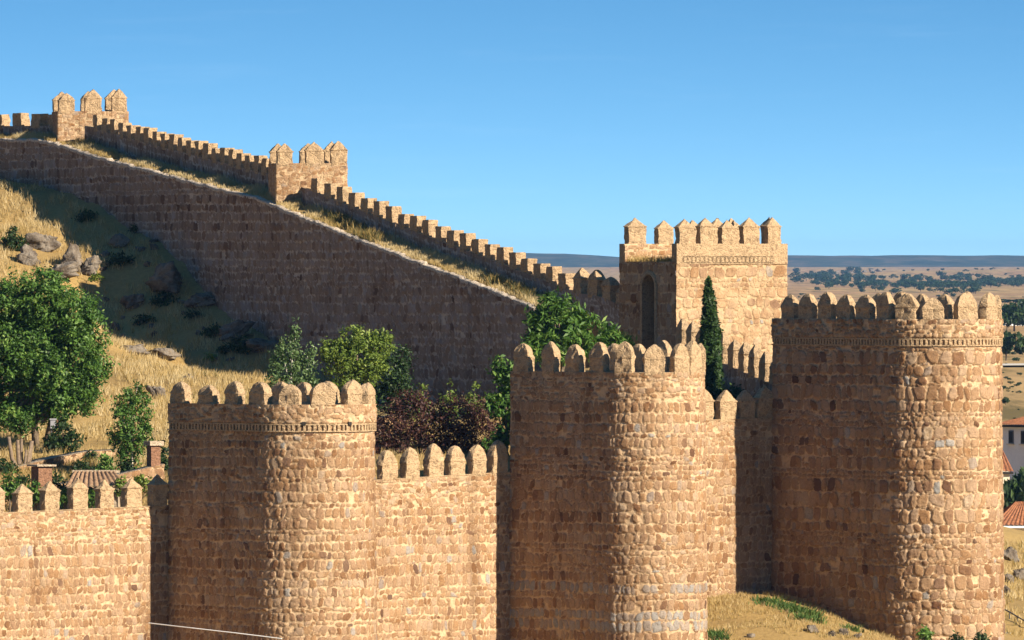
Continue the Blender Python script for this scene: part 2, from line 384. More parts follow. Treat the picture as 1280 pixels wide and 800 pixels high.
def merlon_mesh(kind, w, t, h, seed, jit=.03):
    rng = np.random.default_rng(seed); prof = PROFILES[kind]
    NS = 6
    base = []
    for k in range(NS): base.append((-1 + 2 * k / NS, -1))
    for k in range(4): base.append((1, -1 + 2 * k / 4))
    for k in range(NS): base.append((1 - 2 * k / NS, 1))
    for k in range(4): base.append((-1, 1 - 2 * k / 4))
    base = np.array(base, float); nb = len(base)
    # densify profile
    pr = []
    for (a, b, c), (a2, b2, c2) in zip(prof[:-1], prof[1:]):
        k = max(1, int((a2 - a) * h / .09))
        for i in range(k): f = i / k; pr.append((a + (a2 - a) * f, b + (b2 - b) * f, c + (c2 - c) * f))
    pr.append(prof[-1])
    V = []
    ox, oy = rng.normal(0, .012, 2)
    for a, sx, sy in pr:
        q = base * (w / 2 * sx, t / 2 * sy)
        rad = np.ones(nb)
        r = np.linalg.norm(base, axis=1) ; q = q * (1 - .035 * (r > 1.3))[:, None]
        x = q[:, 0] + ox * a; y = q[:, 1] + oy * a
        z = np.full(nb, a * h)
        jx = jit * 2 * (vnoise(x * 4 + seed * 7, z * 4 + y * 3, seed) - .5) + jit * 1.2 * (vnoise(x * 11 + seed, z * 11 + y * 9, seed + 1) - .5)
        jy = jit * 2 * (vnoise(x * 4 + seed * 3 + 50, z * 4 + y * 3, seed + 2) - .5) + jit * 1.2 * (vnoise(x * 11 + seed, z * 11 + y * 9, seed + 3) - .5)
        k = 0. if a == 0 else 1.
        z = z + (jit * .8 * (vnoise(x * 5, y * 5 + seed, seed + 4) - .5) if a > .55 else 0)
        V += list(np.stack([x + jx * np.sign(q[:, 0] + 1e-6) * k, y + jy * np.sign(q[:, 1] + 1e-6) * k, z], 1))
    n = len(pr)
    Fs = [(i * nb + k, i * nb + (k + 1) % nb, (i + 1) * nb + (k + 1) % nb, (i + 1) * nb + k) for i in range(n - 1) for k in range(nb)]
    V.append(np.array([0, 0, h])); Fs += [((n - 1) * nb + k, (n - 1) * nb + (k + 1) % nb, len(V) - 1) for k in range(nb)]
    me = bpy.data.meshes.new('merlon'); me.from_pydata([tuple(map(float, v)) for v in V], [], Fs); me.update()
    me.materials.append(M['rubble']); return me

_MC = {}
def add_merlon(parent, x, y, z, dirxy, kind, w, t, h, i, sink=.12):
    key = (kind, round(w, 2), round(t, 2), round(h, 2))
    if key not in _MC: _MC[key] = [merlon_mesh(kind, w, t, h + sink, 100 + 13 * k + len(_MC) * 5, .038) for k in range(7)]
    o = bpy.data.objects.new('merlon', _MC[key][(i * 5 + i // 3) % 7]); COL.objects.link(o); o.parent = parent
    o.location = (x, y, z - sink); o.rotation_euler = (0, 0, math.atan2(dirxy[1], dirxy[0]) + (math.pi if i % 2 else 0))
    o.scale = (1 + .08 * math.sin(i * 2.7), 1, 1 + .06 * math.sin(i * 1.9 + 1) - (.08 if (i * 37) % 11 == 0 else 0))
    return o

def dentils(name, parent, Pxy, Nxy, u, z, mat='rubble', proud=.11, sp=.19):
    b = MB(); T = np.gradient(Pxy, axis=0); T /= np.linalg.norm(T, axis=1)[:, None]
    for s in np.arange(u[0] + .15, u[-1] - .1, sp):
        i = int(np.argmin(abs(u - s))); c = Pxy[i] + Nxy[i] * (proud * .35)
        b.box((*c, z), (*T[i], 0), (*Nxy[i], 0), (0, 0, 1), .048, proud * .65, .105)
    # the two string bands as continuous strips
    k = slice(0, len(u), 2); Q, N = Pxy[k], Nxy[k]
    for z0, z1 in ((z + .107, z + .16), (z - .155, z - .107)):
        A = [np.c_[Q + N * d, np.full(len(Q), zz)] for d, zz in ((-.05, z0), (proud, z0), (proud, z1), (-.05, z1))]
        L = np.array(A); f = grid_faces(4, len(Q)); b.add(L.reshape(-1, 3), f.tolist())
    return b.build(name, M[mat], parent)

# ------------------------------------------------------------------ sun
PHI, ELEV = math.radians(38.5), math.radians(28)
SUN = np.array([math.cos(PHI) * math.cos(ELEV), -math.sin(PHI) * math.cos(ELEV), math.sin(ELEV)])

# ------------------------------------------------------------------ round towers
STEP = .042
def round_tower(label, cx_px, Yc, Rpx, Lm, th_deg, y_sill, y_top, z_bot, mer_px, kind, seed, cornice_y=None, fine_y=None,
                relief=.04, greyrows=(), mw=.89, hr=(.34, .62), wr=(.30, .62)):
    th = math.radians(th_deg); R = Rpx * Yc / F
    a = np.array([math.sin(th), -math.cos(th)]); nl = np.array([-math.cos(th), -math.sin(th)])
    C = np.array([PX(cx_px, Yc), Yc]); Yf = Yc - R
    pts, nrm = [], []
    k = int(Lm / STEP)
    for i in range(k): pts.append(C - a * Lm * (1 - i / k) + nl * R); nrm.append(nl)
    ka = int(math.pi * R / STEP)
    for i in range(ka + 1):
        p = math.pi * i / ka; n_ = nl * math.cos(p) + a * math.sin(p); pts.append(C + n_ * R); nrm.append(n_)
    for i in range(1, k + 1): pts.append(C - nl * R - a * Lm * i / k); nrm.append(-nl)
    pts, nrm = np.array(pts), np.array(nrm); u = arclen(pts)
    zs, zt = PZ(y_sill, Yf), PZ(y_top, Yf)
    zc = PZ(cornice_y, Yf) if cornice_y else None
    zf = PZ(fine_y, Yf) if fine_y else zc
    T = thing('round_tower', label, 'tower')
    masonry('tower_wall', T, pts, nrm, u, zs, z_bot, STEP, seed, relief, zf, zc, .07, .010, zs, greyrows=greyrows, hr=hr, wr=wr)
    if zc is not None: dentils('cornice', T, pts, nrm, u, zc)
    # parapet: sill, inner face, platform
    o = .05
    q = slice(0, len(u), 4); A, N = pts[q], nrm[q]; th_ = .40
    ring = [np.c_[A + N * d, np.full(len(A), z)] for d, z in ((o, zs - .02), (o, zs), (-th_, zs), (-th_, zs - 1.1))]
    sweep('parapet', ring, 'rubble', T)
    inner = A - N * (th_ - .1)
    mesh_obj('tower_platform', np.c_[inner, np.full(len(inner), zs - 1.0)], [tuple(range(len(inner)))], M['coping'], T)
    # merlons
    pxs = 640 + F * pts[:, 0] / pts[:, 1]
    vis_end = int(np.argmax(pxs)); pos_u = [float(np.interp(p, pxs[:vis_end + 1], u[:vis_end + 1])) for p in mer_px]
    sp = 1.42; s = pos_u[-1] + sp * .95
    while s < u[-1] - .3: pos_u.append(s); s += sp
    Tn = np.gradient(pts, axis=0)
    for i, s in enumerate(pos_u):
        j = int(np.argmin(abs(u - s))); p = pts[j] - nrm[j] * (.38 / 2 - o + .01)
        add_merlon(T, p[0], p[1], zs, Tn[j], kind, mw, .38, zt - zs, i + seed)
    B = dict(C=C, a=a, nl=nl, R=R, L=Lm, left=C - a * Lm + nl * R, right=C - a * Lm - nl * R, T=T, zs=zs)
    return B

T1 = round_tower('lowest round-fronted stone tower, at the left, with a dentil band below bell-shaped merlons',
                 385, 372, 82, 5.33, 42, 506, 478.5, -19, [222, 257, 290, 322, 361, 404, 443, 463], 'bell', 21, 535, 548, .045,
                 hr=(.29, .48), wr=(.19, .36))
T2 = round_tower('middle round-fronted stone tower beside the tall cypress, with no dentil band under its merlons',
                 810, 384, 70, 5.58, 44, 465.5, 428.5, -19, [651, 685, 716, 746, 779, 818, 852, 870], 'bell', 33, None, 505, .045,
                 greyrows=[PZ(745, 382), PZ(776, 382)], mw=.80, hr=(.29, .48), wr=(.19, .36))
T3 = round_tower('largest round-fronted stone tower at the right, its foot meeting the grass bank',
                 1170, 391.3, 80, 7.35, 37, 399, 367, -19, [985, 1007, 1031, 1055, 1079, 1104, 1132, 1167, 1209, 1239], 'bell', 48, 428, 440, .065,
                 mw=.89, hr=(.34, .62), wr=(.24, .52))

for px_h in (380, 435):
    th_ = math.radians(42); k_ = (px_h - 385) / 82.; y_ = T1['C'][1] - T1['R'] * math.sqrt(max(0, 1 - k_ * k_)); x_ = PX(px_h, y_); nn_ = (np.array([x_, y_]) - T1['C']) / T1['R']
    b_ = MB(); b_.box((x_ + nn_[0] * .05, y_ + nn_[1] * .05, PZ(529.5, y_)), (-nn_[1], nn_[0], 0), (*nn_, 0), (0, 0, 1), .075, .09, .065); b_.build('dark_drain_block', M['dark'], T1['T'])  # dark blocks on the tower face, coloured to stand for shade inside holes
# ------------------------------------------------------------------ curtain walls of the front
def curtain(label, A, B, nrm, zsA, zsB, hmer, z_bot, mer_px, kind, seed, thick=2.6, mw=.9, greyrows=(), relief=.03, fine=1.2, spacing=None, step=STEP):
    A = np.array(A, float); B = np.array(B, float); nrm = np.array(nrm, float)
    pts = sample([A, B], step); n = len(pts); u = arclen(pts) + seed * 3.1; N = np.repeat(nrm[None], n, 0)
    zs = zsA + (zsB - zsA) * np.linspace(0, 1, n)
    W = thing('curtain_wall', label, 'wall')
    masonry('wall_face', W, pts, N, u, zs, z_bot, step, seed, relief, float(zs.mean()) - fine, greyrows=greyrows, batter=.008, zref=float(zs.mean()), hr=(.28, .47), wr=(.18, .34))
    q = slice(0, n, 4); a = pts[q]; z = zs[q]; nn = N[q]
    L = [np.c_[a + nn * d, z + dz] for d, dz in ((.045, -.02), (.045, 0), (-.40, 0), (-.40, -1.1), (-thick, -1.1), (-thick, z_bot - z.mean() + 3))]
    sweep('wall_walk', L, 'rubble', W)
    pxs = 640 + F * pts[:, 0] / pts[:, 1]; d = (B - A) / np.linalg.norm(B - A)
    for i, p in enumerate(mer_px):
        j = np.interp(p, pxs, np.arange(n)); j0 = int(round(j)); c = pts[j0] - nrm * .16
        add_merlon(W, c[0], c[1], zs[j0], d, kind, mw, .38, hmer, i + seed)
    return W

def line_at(A, d, px):
    """point of the line A + d t that projects to column px"""
    k = (px - 640) / F; t = (k * A[1] - A[0]) / (d[0] - k * d[1]); return A + d * t
w1 = T2['left'] - T1['left']; w1 = w1 / np.linalg.norm(w1); n1 = np.array([w1[1], -w1[0]])
lw = line_at(T1['left'], w1, -400)
curtain('sunlit stone wall at the lower left edge, pyramid-capped merlons in front of the tiled roof', lw, T1['left'] + w1 * .6, n1,
        PZ(659, lw[1]), PZ(631, T1['left'][1]), 1.14, -22, [-374, -340, -306, -272, -238, -204, -169, -134, -99, -64, -29, -4, 31, 65, 100, 134, 168, 200], 'pyramid', 3, mw=.74)
curtain('sunlit stone wall between the left and the middle round tower', T1['right'] - w1 * .6, T2['left'] + w1 * .6, n1,
        PZ(606, 381.5), PZ(589, T2['left'][1]), 1.22, -20, [487, 516, 545, 572, 599, 625], 'bell', 5, mw=.80)
w2 = T3['left'] - T2['right']; w2 = w2 / np.linalg.norm(w2); n2 = np.array([w2[1], -w2[0]])
curtain('short stone wall between the middle and the right tower, half in shadow', T2['right'] - w2 * .6, T3['left'] + w2 * .6, n2,
        PZ(531, 390), PZ(521, T3['left'][1]), 1.22, -18, [882, 910, 934, 958], 'gable', 7, mw=.86)

# ------------------------------------------------------------------ square gate tower (gorge side open)
def gate_tower():
    th = math.radians(30); fd = np.array([math.cos(th), math.sin(th)]); nf = np.array([math.sin(th), -math.cos(th)]); back = -nf
    FL = np.array([PX(845, 414), 414.]); Wf, Wd = 5.62, 4.75
    FR = FL + fd * Wf; RL = FL + back * Wd; RR = FR + back * Wd
    zs, zt, zc, zp = PZ(304.5, 414), PZ(272.5, 414), PZ(324.5, 414), PZ(327, 416)
    T = thing('square_tower', 'square stone tower with an arched doorway in its dark flank and pyramid-capped merlons', 'tower')
    # lit front + right flank as one skin, dark gorge flank as another (with the arched doorway)
    pts = sample([FL, FR, RR], STEP); u = arclen(pts); kf = int(round(Wf / STEP))
    N = np.array([nf if i <= kf else fd for i in range(len(pts))])
    masonry('tower_wall', T, pts, N, u, zs, -9, STEP, 61, .03, zc, None, batter=.0, hr=(.3, .52), wr=(.3, .7), mat='limed')
    g = sample([RL, FL], STEP); ug = arclen(g); Ng = np.repeat(-fd[None], len(g), 0)
    s0 = float(np.interp(811.5, 640 + F * g[:, 0] / g[:, 1], ug)); hw = .52; zsp = PZ(358, 416); zb = PZ(440, 416)
    def hole(U, Z): return ((abs(U - s0) < hw) & (Z < zsp) & (Z > zb)) | (((U - s0) ** 2 + (Z - zsp) ** 2 < hw * hw) & (Z >= zsp))
    masonry('flank_wall', T, g, Ng, ug, zp, -9, STEP, 62, .03, None, hole=hole, hr=(.36, .6), wr=(.26, .5))
    td = (FL - RL) / np.linalg.norm(FL - RL); c2 = RL + td * s0
    arch = [(-hw, zb)] + [(-hw * math.cos(t), zsp + hw * math.sin(t)) for t in np.linspace(0, math.pi, 13)] + [(hw, zb)]
    def ring(sc, d): return np.array([[*(c2 + td * (x * sc) + (-fd) * d), z if z <= zsp else zsp + (z - zsp) * sc] for x, z in arch])
    dw = thing('doorway', None, None); dw.pop('kind', None); dw.parent = T
    sweep('arch_surround', [ring(1.0, .055), ring(1.35, .055), ring(1.37, -.03)], 'rubble', dw)
    sweep('door_reveal', [ring(1.03, .05), ring(1.03, -1.2)], 'rubble', dw)
    mesh_obj('door_shade_sheet', ring(1.06, -.62), [tuple(range(len(arch)))], M['dark'], dw)  # dark sheet inside the arch, its colour standing in for the shaded interior
    # parapets front, right, rear, with thickness; platform
    t = .42; b = MB()
    def par(A, B, n):
        d = (B - A) / np.linalg.norm(B - A); c = (A + B) / 2 - n * (t / 2 - .06); L = np.linalg.norm(B - A)
        b.box((*c, (zs + zp) / 2 - .05), (*d, 0), (*n, 0), (0, 0, 1), L / 2 - .003, t / 2, (zs - zp) / 2 + .05)
    par(FL, FR, nf); par(FR - nf * t, RR + nf * t, fd)
    b.build('parapet', M['rubble'], T)
    rp = sample([RL, RR], STEP); ur = arclen(rp)
    masonry('rear_parapet', T, rp + nf * t, np.repeat(nf[None], len(rp), 0), ur, zs, zp - .1, STEP, 64, .02, -50.)
    b = MB(); c = (RL + RR) / 2 + nf * (t / 2 - .02)
    b.box((*c, (zs + zp) / 2 - .2), (*fd, 0), (*nf, 0), (0, 0, 1), Wf / 2 + .02, t / 2 - .01, (zs - zp) / 2 + .2)
    b.build('rear_parapet', M['rubble'], T)
    mesh_obj('tower_platform', [(*p, zp - .003) for p in (FL, FR, RR, RL)], [(0, 1, 2, 3)], M['coping'], T)
    k = slice(4, kf - 16); dentils('cornice', T, pts[k], N[k], u[k], zc, proud=.06, sp=.21)
    pf = 640 + F * pts[:kf + 1, 0] / pts[:kf + 1, 1]
    for i, p in enumerate([857, 883.5, 910.5, 938, 967]):
        j = int(np.argmin(abs(pf - p))); c = pts[j] - nf * (t / 2 - .07)
        add_merlon(T, *c, zs, fd, 'pyramid', .74, .40, zt - zs, i)
    for i, s in enumerate([1.3, 2.75, 4.2]):
        c = FR + back * s - fd * (t / 2 - .07); add_merlon(T, *c, zs, back, 'pyramid', .72, .40, zt - zs, i + 7)
    pr = 640 + F * rp[:, 0] / rp[:, 1]
    for i, p in enumerate([791, 827, 862, 893, 927, 958, 981]):
        j = np.interp(p, pr, np.arange(len(rp))); c = rp[min(int(round(j)), len(rp) - 3)] + nf * (t / 2 - .02)
        add_merlon(T, *c, zs, fd, 'pyramid', .86 if i < 2 else .72, .40, zt - zs - .04, i + 17)
    # weeds along the platform edge
    return dict(T=T, FL=FL, FR=FR, RL=RL, RR=RR, zp=zp, td=td, fd=fd)
T4 = gate_tower()

# ------------------------------------------------------------------ walls climbing the hill
def lineN(a, b):
    d = (b - a) / np.linalg.norm(b - a); return d, np.array([d[1], -d[0]])
GROUND_HINTS = []
def hill_wall(label, pa, Ya, pb, Yb, top_px, top_py, hmer, ledge_d, ledge_h, mers, seed, base_px=None, base_py=None, spacing_w=.7, thick_par=.5,
              extra=None, mat='hillstone'):
    """parapet line from column pa (near, right) to pb (far, left); the inside faces the camera"""
    A = np.array([PX(pa, Ya), Ya]); B = np.array([PX(pb, Yb), Yb])
    d, n = lineN(A, B)
    if n[1] > 0: n = -n                     # inside normal, toward the camera
    step = .075
    pts = sample([A, B], step); k = len(pts); u = arclen(pts) + seed * 1.7; N = np.repeat(n[None], k, 0)
    pxs = 640 + F * pts[:, 0] / pts[:, 1]
    ztop = PZ(np.interp(-pxs, -np.array(top_px), np.array(top_py)), pts[:, 1])
    zsill = ztop - hmer; zl = ztop - ledge_h - .10
    W = thing('curtain_wall', label, 'wall')
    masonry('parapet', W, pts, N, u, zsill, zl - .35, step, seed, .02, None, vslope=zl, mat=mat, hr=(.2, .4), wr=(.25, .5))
    q = slice(0, k, 3); a = pts[q]; nn = N[q]
    L = [np.c_[a + nn * dd, z] for dd, z in ((.03, zsill[q]), (-thick_par, zsill[q]), (-thick_par, zl[q] - 9))]
    sweep('parapet_top', L, 'rubble', W)
    for i, (p, kind, hm, w) in enumerate(mers):
        j = int(round(np.interp(-p, -pxs, np.arange(k)))); c = pts[j] - n * (thick_par / 2 - .015)
        add_merlon(W, c[0], c[1], zsill[j] - .02, d, kind, w, thick_par, hm, i + seed)
    return dict(W=W, A=A, B=B, d=d, n=n, pts=pts, pxs=pxs, zl=zl, ztop=ztop, u=u, N=N, step=step)

BASE = [(760, 600), (600, 560), (500, 520), (420, 480), (340, 420), (275, 385), (245, 345), (210, 310), (165, 285), (125, 255), (40, 228), (-80, 205)]
mers = [(775, 'gable', 1.0, .95), (757.5, 'gable', 1.0, .95), (741, 'gable', 1.05, .95), (722, 'gable', 1.15, .85)]
p = 702.5
while p > 388: mers.append((p, 'block', .70, .74)); p -= 15.45
HA = hill_wall('long crenellated wall in shade climbing from the square tower to the middle hill turret', 781, 418, 372, 448.5,
               [790, 775, 757, 741, 722, 705, 682, 622, 535, 445, 393, 372], [367, 361, 352, 348, 346, 340.5, 331, 307.5, 276, 241.5, 221, 212],
               .72, 1.7, 1.45, mers, 71)
mers = []; p = 341
while p > 110: mers.append((p, 'block', .70, .62)); p -= 10.55
HB = hill_wall('crenellated wall in shade between the two hill turrets', 352, 451.5, 106, 474,
               [352, 335, 312, 282, 220, 165, 114, 106], [202, 198, 194, 185.5, 170, 156, 141.5, 139], .70, 1.7, 1.55, mers, 81)
HC = hill_wall('topmost crenellated wall running off the left edge of the hill', 80, 476.5, -150, 492,
               [80, 20, -150], [141, 142, 143], .62, 1.7, 1.2, [(p, 'block', .62, .98) for p in (68, 45, 21, -4, -29, -54, -79, -104)], 91)

def retaining_wall(D=1.4, drop=.05, px_lim=672):
    W = thing('retaining_wall', 'high shaded stone retaining wall below the grassy ledge on the hill', 'wall')
    par = np.concatenate([H['pts'] for H in (HA, HB, HC)]); nn = np.concatenate([H['N'] for H in (HA, HB, HC)]); zl = np.concatenate([H['zl'] for H in (HA, HB, HC)])
    e = par + nn * D; pe = 640 + F * e[:, 0] / e[:, 1]; ok = pe <= px_lim; e, par, zl = e[ok], par[ok], zl[ok]
    # keep the edge monotone, then resample it evenly and smooth the corners
    keep = [0]
    for i in range(1, len(e)):
        if 640 + F * e[i][0] / e[i][1] < 640 + F * e[keep[-1]][0] / e[keep[-1]][1] - .2: keep.append(i)
    e, par, zl = e[keep], par[keep], zl[keep]; s = arclen(e); t = np.arange(0, s[-1], .075)
    def rs(a, k=1): a = np.interp(t, s, a); ker = np.ones(k) / k; return np.convolve(np.pad(a, k // 2, mode='edge'), ker, 'valid')[:len(t)] if k > 1 else a
    e = np.c_[rs(e[:, 0], 41), rs(e[:, 1], 41)]; par = np.c_[rs(par[:, 0], 21), rs(par[:, 1], 21)]; zl = rs(zl, 31)
    ze = zl - drop; d = np.gradient(e, axis=0); d /= np.linalg.norm(d, axis=1)[:, None]; N = np.stack([d[:, 1], -d[:, 0]], 1); N *= -np.sign(N[:, 1:2])
    pe = 640 + F * e[:, 0] / e[:, 1]
    zb = PZ(np.interp(-pe, -np.array([b[0] for b in BASE]), np.array([b[1] for b in BASE])), e[:, 1])
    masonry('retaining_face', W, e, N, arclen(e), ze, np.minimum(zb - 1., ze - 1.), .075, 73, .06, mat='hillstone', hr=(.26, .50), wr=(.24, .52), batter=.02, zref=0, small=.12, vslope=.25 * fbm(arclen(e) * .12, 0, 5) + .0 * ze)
    w = .16 * fbm(np.arange(len(e)) * .13, 0, 7) + .14 * fbm(np.arange(len(e)) * .5, 0, 8) + .0; q = slice(0, len(e), 2)
    sweep('ledge_coping', [x[q] for x in (np.c_[e + N * .07, ze - .10 + w], np.c_[e + N * .08, ze + .03 + w], np.c_[e - N * .26, ze + .06 + w], np.c_[e - N * .32, ze - .03])], 'lit_lip', W)
    sweep('earth_ledge', [x[q] for x in (np.c_[e - N * .22, ze - .02], np.c_[(e + par) / 2, (ze + zl) / 2 + .06], np.c_[par + N * .02, zl], np.c_[par - N * .25, zl])], 'ground', W)
    a = np.array(e[0]); b = np.array(par[0]) - N[0] * .3; st = sample([a, b], .075); m = np.repeat(-d[:1], len(st), 0)
    masonry('end_face', W, st, m, arclen(st), np.linspace(ze[0], zl[0], len(st)), zb[0] - 1, .075, 74, .04, mat='hillstone')
    return dict(e=e, ze=ze, pe=pe, par=par, zl=zl, zb=zb, N=N)
IW = retaining_wall()

# wall D: square tower down to the right round tower
A = np.array([PX(842, 414.4), 414.4]); B = np.array([PX(978, 396.5), 396.5]); d, n = lineN(A, B); n = n if n[0] < 0 else -n
pts = sample([A, B], .06); k = len(pts); pxs = 640 + F * pts[:, 0] / pts[:, 1]
ztop = PZ(np.interp(pxs, [842, 849, 861, 900, 914, 927, 939, 952, 966, 980], [394, 397, 401, 416.5, 422, 427.5, 433, 438, 444, 450]), pts[:, 1])
WD = thing('curtain_wall', 'dark inner wall with pointed merlons stepping down from the square tower behind the cypress', 'wall')
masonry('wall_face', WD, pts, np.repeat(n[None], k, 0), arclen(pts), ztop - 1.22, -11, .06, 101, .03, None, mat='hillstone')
q = slice(0, k, 3)
sweep('parapet_top', [np.c_[pts + n * .03, ztop - 1.22][q], np.c_[pts - n * .55, ztop - 1.22][q], np.c_[pts - n * .55, ztop - 1.22 - 14][q]], 'rubble', WD)
for i, p in enumerate([849, 861.3, 874, 887, 900, 913.5, 926.5, 939.3, 952.5, 966]):
    j = int(round(np.interp(p, pxs, np.arange(k)))); c = pts[j] - n * .19
    add_merlon(WD, *c, ztop[j] - 1.22, d, 'gable', 1.05, .42, 1.22, i)

# two hill turrets
def hill_turret(label, pl, Yl, wpx, y_sill, y_top, zb, seed, mpx):
    fd = np.array([.99, .14]); fd /= np.linalg.norm(fd); nf = np.array([fd[1], -fd[0]]); back = -nf
    A = np.array([PX(pl, Yl), Yl]); Wf = wpx * Yl / F / fd[0]; Wd = 3.0
    FR = A + fd * Wf; RL = A + back * Wd; RR = FR + back * Wd
    zs, zt = PZ(y_sill, Yl), PZ(y_top, Yl)
    T = thing('hill_turret', label, 'tower')
    pts = sample([RL, A, FR, RR], .07); u = arclen(pts); N = []
    for s in u: N.append(-fd if s < Wd - .02 else (nf if s <= Wd + Wf + .02 else fd))
    masonry('tower_wall', T, pts, np.array(N), u, zs, zb, .07, seed, .025, -50.)
    b = MB(); t = .5
    for (p, r, n_) in ((A, FR, nf), (RL, RR, -nf), (A - nf * t, RL + nf * t, -fd), (FR - nf * t, RR + nf * t, fd)):
        d_ = (r - p) / np.linalg.norm(r - p); c = (p + r) / 2 - n_ * (t / 2 - .005)
        b.box((*c, zs - .5), (*d_, 0), (*n_, 0), (0, 0, 1), np.linalg.norm(r - p) / 2 - .004, t / 2, .503)
    b.build('parapet', M['rubble'], T)
    mesh_obj('tower_platform', [(*p_, zs - .9) for p_ in (A, FR, RR, RL)], [(0, 1, 2, 3)], M['coping'], T)
    pf = sample([A, FR], .03); pp = 640 + F * pf[:, 0] / pf[:, 1]
    for i, x in enumerate(mpx):
        j = int(round(np.interp(x, pp, np.arange(len(pf))))); c = pf[j] - nf * (t / 2 - .02)
        add_merlon(T, *c, zs, fd, 'gable', .80, .52, zt - zs, i + seed)
        c2 = c + back * (Wd - t + .0) + fd * (.0)
        add_merlon(T, *c2, zs, fd, 'gable', .80, .52, zt - zs, i + seed + 3)
    for i, s in enumerate((1.5,)):
        c = FR + back * s - fd * (t / 2 - .02); add_merlon(T, *c, zs, back, 'gable', .7, .52, zt - zs, i + seed)
    return T
TB = hill_turret('small hill turret half way up the wall, three tall merlons against the sky', 345, 447.9, 89, 204, 177.5, 0.0, 111, [356.5, 394, 424])
TC = hill_turret('small hill turret at the top of the wall, highest of all the towers', 72, 474.9, 88, 139, 112, 3.0, 121, [83.5, 117, 149])

# ------------------------------------------------------------------ terrain
def rbf(ctrl):
    C = np.array(ctrl, float); X = C[:, :2]; r = np.linalg.norm(X[:, None] - X[None], axis=2)
    n = len(C); Amat = np.zeros((n + 3, n + 3)); Amat[:n, :n] = r + np.eye(n) * .15
    Amat[:n, n] = 1; Amat[:n, n + 1:] = X; Amat[n, :n] = 1; Amat[n + 1:, :n] = X.T
    w = np.linalg.solve(Amat, np.concatenate([C[:, 2], np.zeros(3)]))
    def f(x, y):
        out = np.full(x.shape, w[n]) + w[n + 1] * x + w[n + 2] * y
        for (cx, cy), k in zip(X, w[:n]): out = out + k * np.hypot(x - cx, y - cy)
        return out
    return f
def pt(px, py, Y): return tuple(P(px, py, Y))
ctrl_in = [pt(-120, 650, 372), pt(-60, 655, 378), pt(0, 655, 380), pt(90, 655, 383), pt(180, 650, 384.5), pt(0, 648, 386), pt(100, 646, 387.5), pt(180, 640, 387.5), pt(0, 600, 391), pt(100, 597, 393), pt(180, 592, 393), pt(-100, 590, 390),
           pt(0, 560, 402), pt(100, 556, 402), pt(180, 552, 403), pt(-100, 545, 405), pt(0, 480, 421), pt(130, 497, 416), pt(200, 505, 420), pt(-100, 470, 422),
           pt(60, 430, 438), pt(0, 385, 447), pt(120, 425, 441), pt(200, 462, 434), pt(-100, 360, 450),
           pt(270, 480, 443.3), pt(225, 435, 448.5), pt(155, 430, 452.5), pt(140, 395, 456.2), pt(105, 310, 464.4), pt(60, 280, 469.5), pt(25, 235, 474.8),
           pt(0, 300, 463), pt(50, 345, 458), pt(0, 242, 473), pt(-100, 240, 476), pt(-100, 300, 465),
           pt(330, 520, 402), pt(450, 525, 404), pt(560, 550, 400), pt(620, 555, 398), pt(330, 470, 425), pt(450, 510, 418), pt(560, 545, 412),
           pt(700, 480, 404), pt(780, 470, 402), pt(700, 462, 410), pt(830, 450, 410), pt(930, 515, 402), pt(880, 510, 400), pt(550, 612, 388.5), pt(900, 545, 396), pt(640, 560, 393), pt(800, 520, 396), pt(300, 560, 390)]
for I in (IW,):
    for i in range(0, len(I['e']), max(1, len(I['e']) // 27)): ctrl_in.append((I['e'][i][0], I['e'][i][1], I['zb'][i]))
ctrl_in += [(-60, 485, 6.5), (-150, 480, 5), (-150, 400, -8), (-150, 330, -16), (-300, 520, 4), (-300, 380, -12), (-300, 220, -22), (-40, 366, -12.5), (-60, 345, -15)]
z_in = rbf(ctrl_in)
ctrl_out = [pt(925, 752, 391.5), pt(885, 772, 389.5), pt(970, 743, 393.5), pt(1115, 801, 388.3), pt(1040, 772, 390.6), pt(1000, 788, 386.5), pt(930, 790, 386.5), pt(900, 806, 385), pt(1100, 815, 384.5),
            pt(1230, 840, 389), (PX(640, 380), 380, -17.2), (PX(300, 364), 364, -18), (PX(0, 360), 360, -18.5), (PX(0, 330), 330, -22), (PX(640, 340), 340, -21), (PX(1280, 350), 350, -20),
            (0, 250, -24), (0, 100, -12), (0, 40, -5), (0, 0, -1.7), (0, -60, -1.5), (-120, 200, -22), (120, 200, -22), (-100, 0, -3), (100, 0, -3), (-60, 345, -19.5), (-90, 318, -21), (-60, 520, 2), (60, 380, -18),
            pt(1262, 797, 412), pt(1262, 745, 424), pt(1275, 720, 432), pt(1262, 690, 442), pt(1300, 690, 440), pt(1300, 780, 414), pt(1330, 800, 405), (30, 470, -14.5), (40, 520, -17), (10, 450, -9), (20, 500, -13), (-20, 520, -4), (-80, 560, -6), (-150, 540, 0)]
z_outn = rbf(ctrl_out)
def z_far(Y): return np.interp(Y, [480, 560, 650, 760, 950, 1150, 2000, 4000, 6000, 9000, 12500, 16000], [-15.5, -18.2, -19.2, -18.2, -14.2, -12.4, -12.6, -13, -12.4, -9, -4, -4])
loop = [lw + w1 * -300 - n1 * 1.3, lw - n1 * 1.3, T1['left'] - n1 * 1.3, T2['right'] - n2 * 1.3, T3['left'] - n2 * 1.3, T3['right'] + np.array([-1.2, 3.0]), A + np.array([.6, .4]), HA['A'] - HA['n'] * .6, HA['B'] - HA['n'] * .6,
        HB['A'] - HB['n'] * .6, HB['B'] - HB['n'] * .6, HC['A'] - HC['n'] * .6, HC['B'] - HC['n'] * .6, HC['B'] + HC['d'] * 40 + np.array([-300., 60.]) - HC['n'] * .6]
loop[5] = np.array([PX(1000, 397.5), 397.5])
loop = np.array(loop)
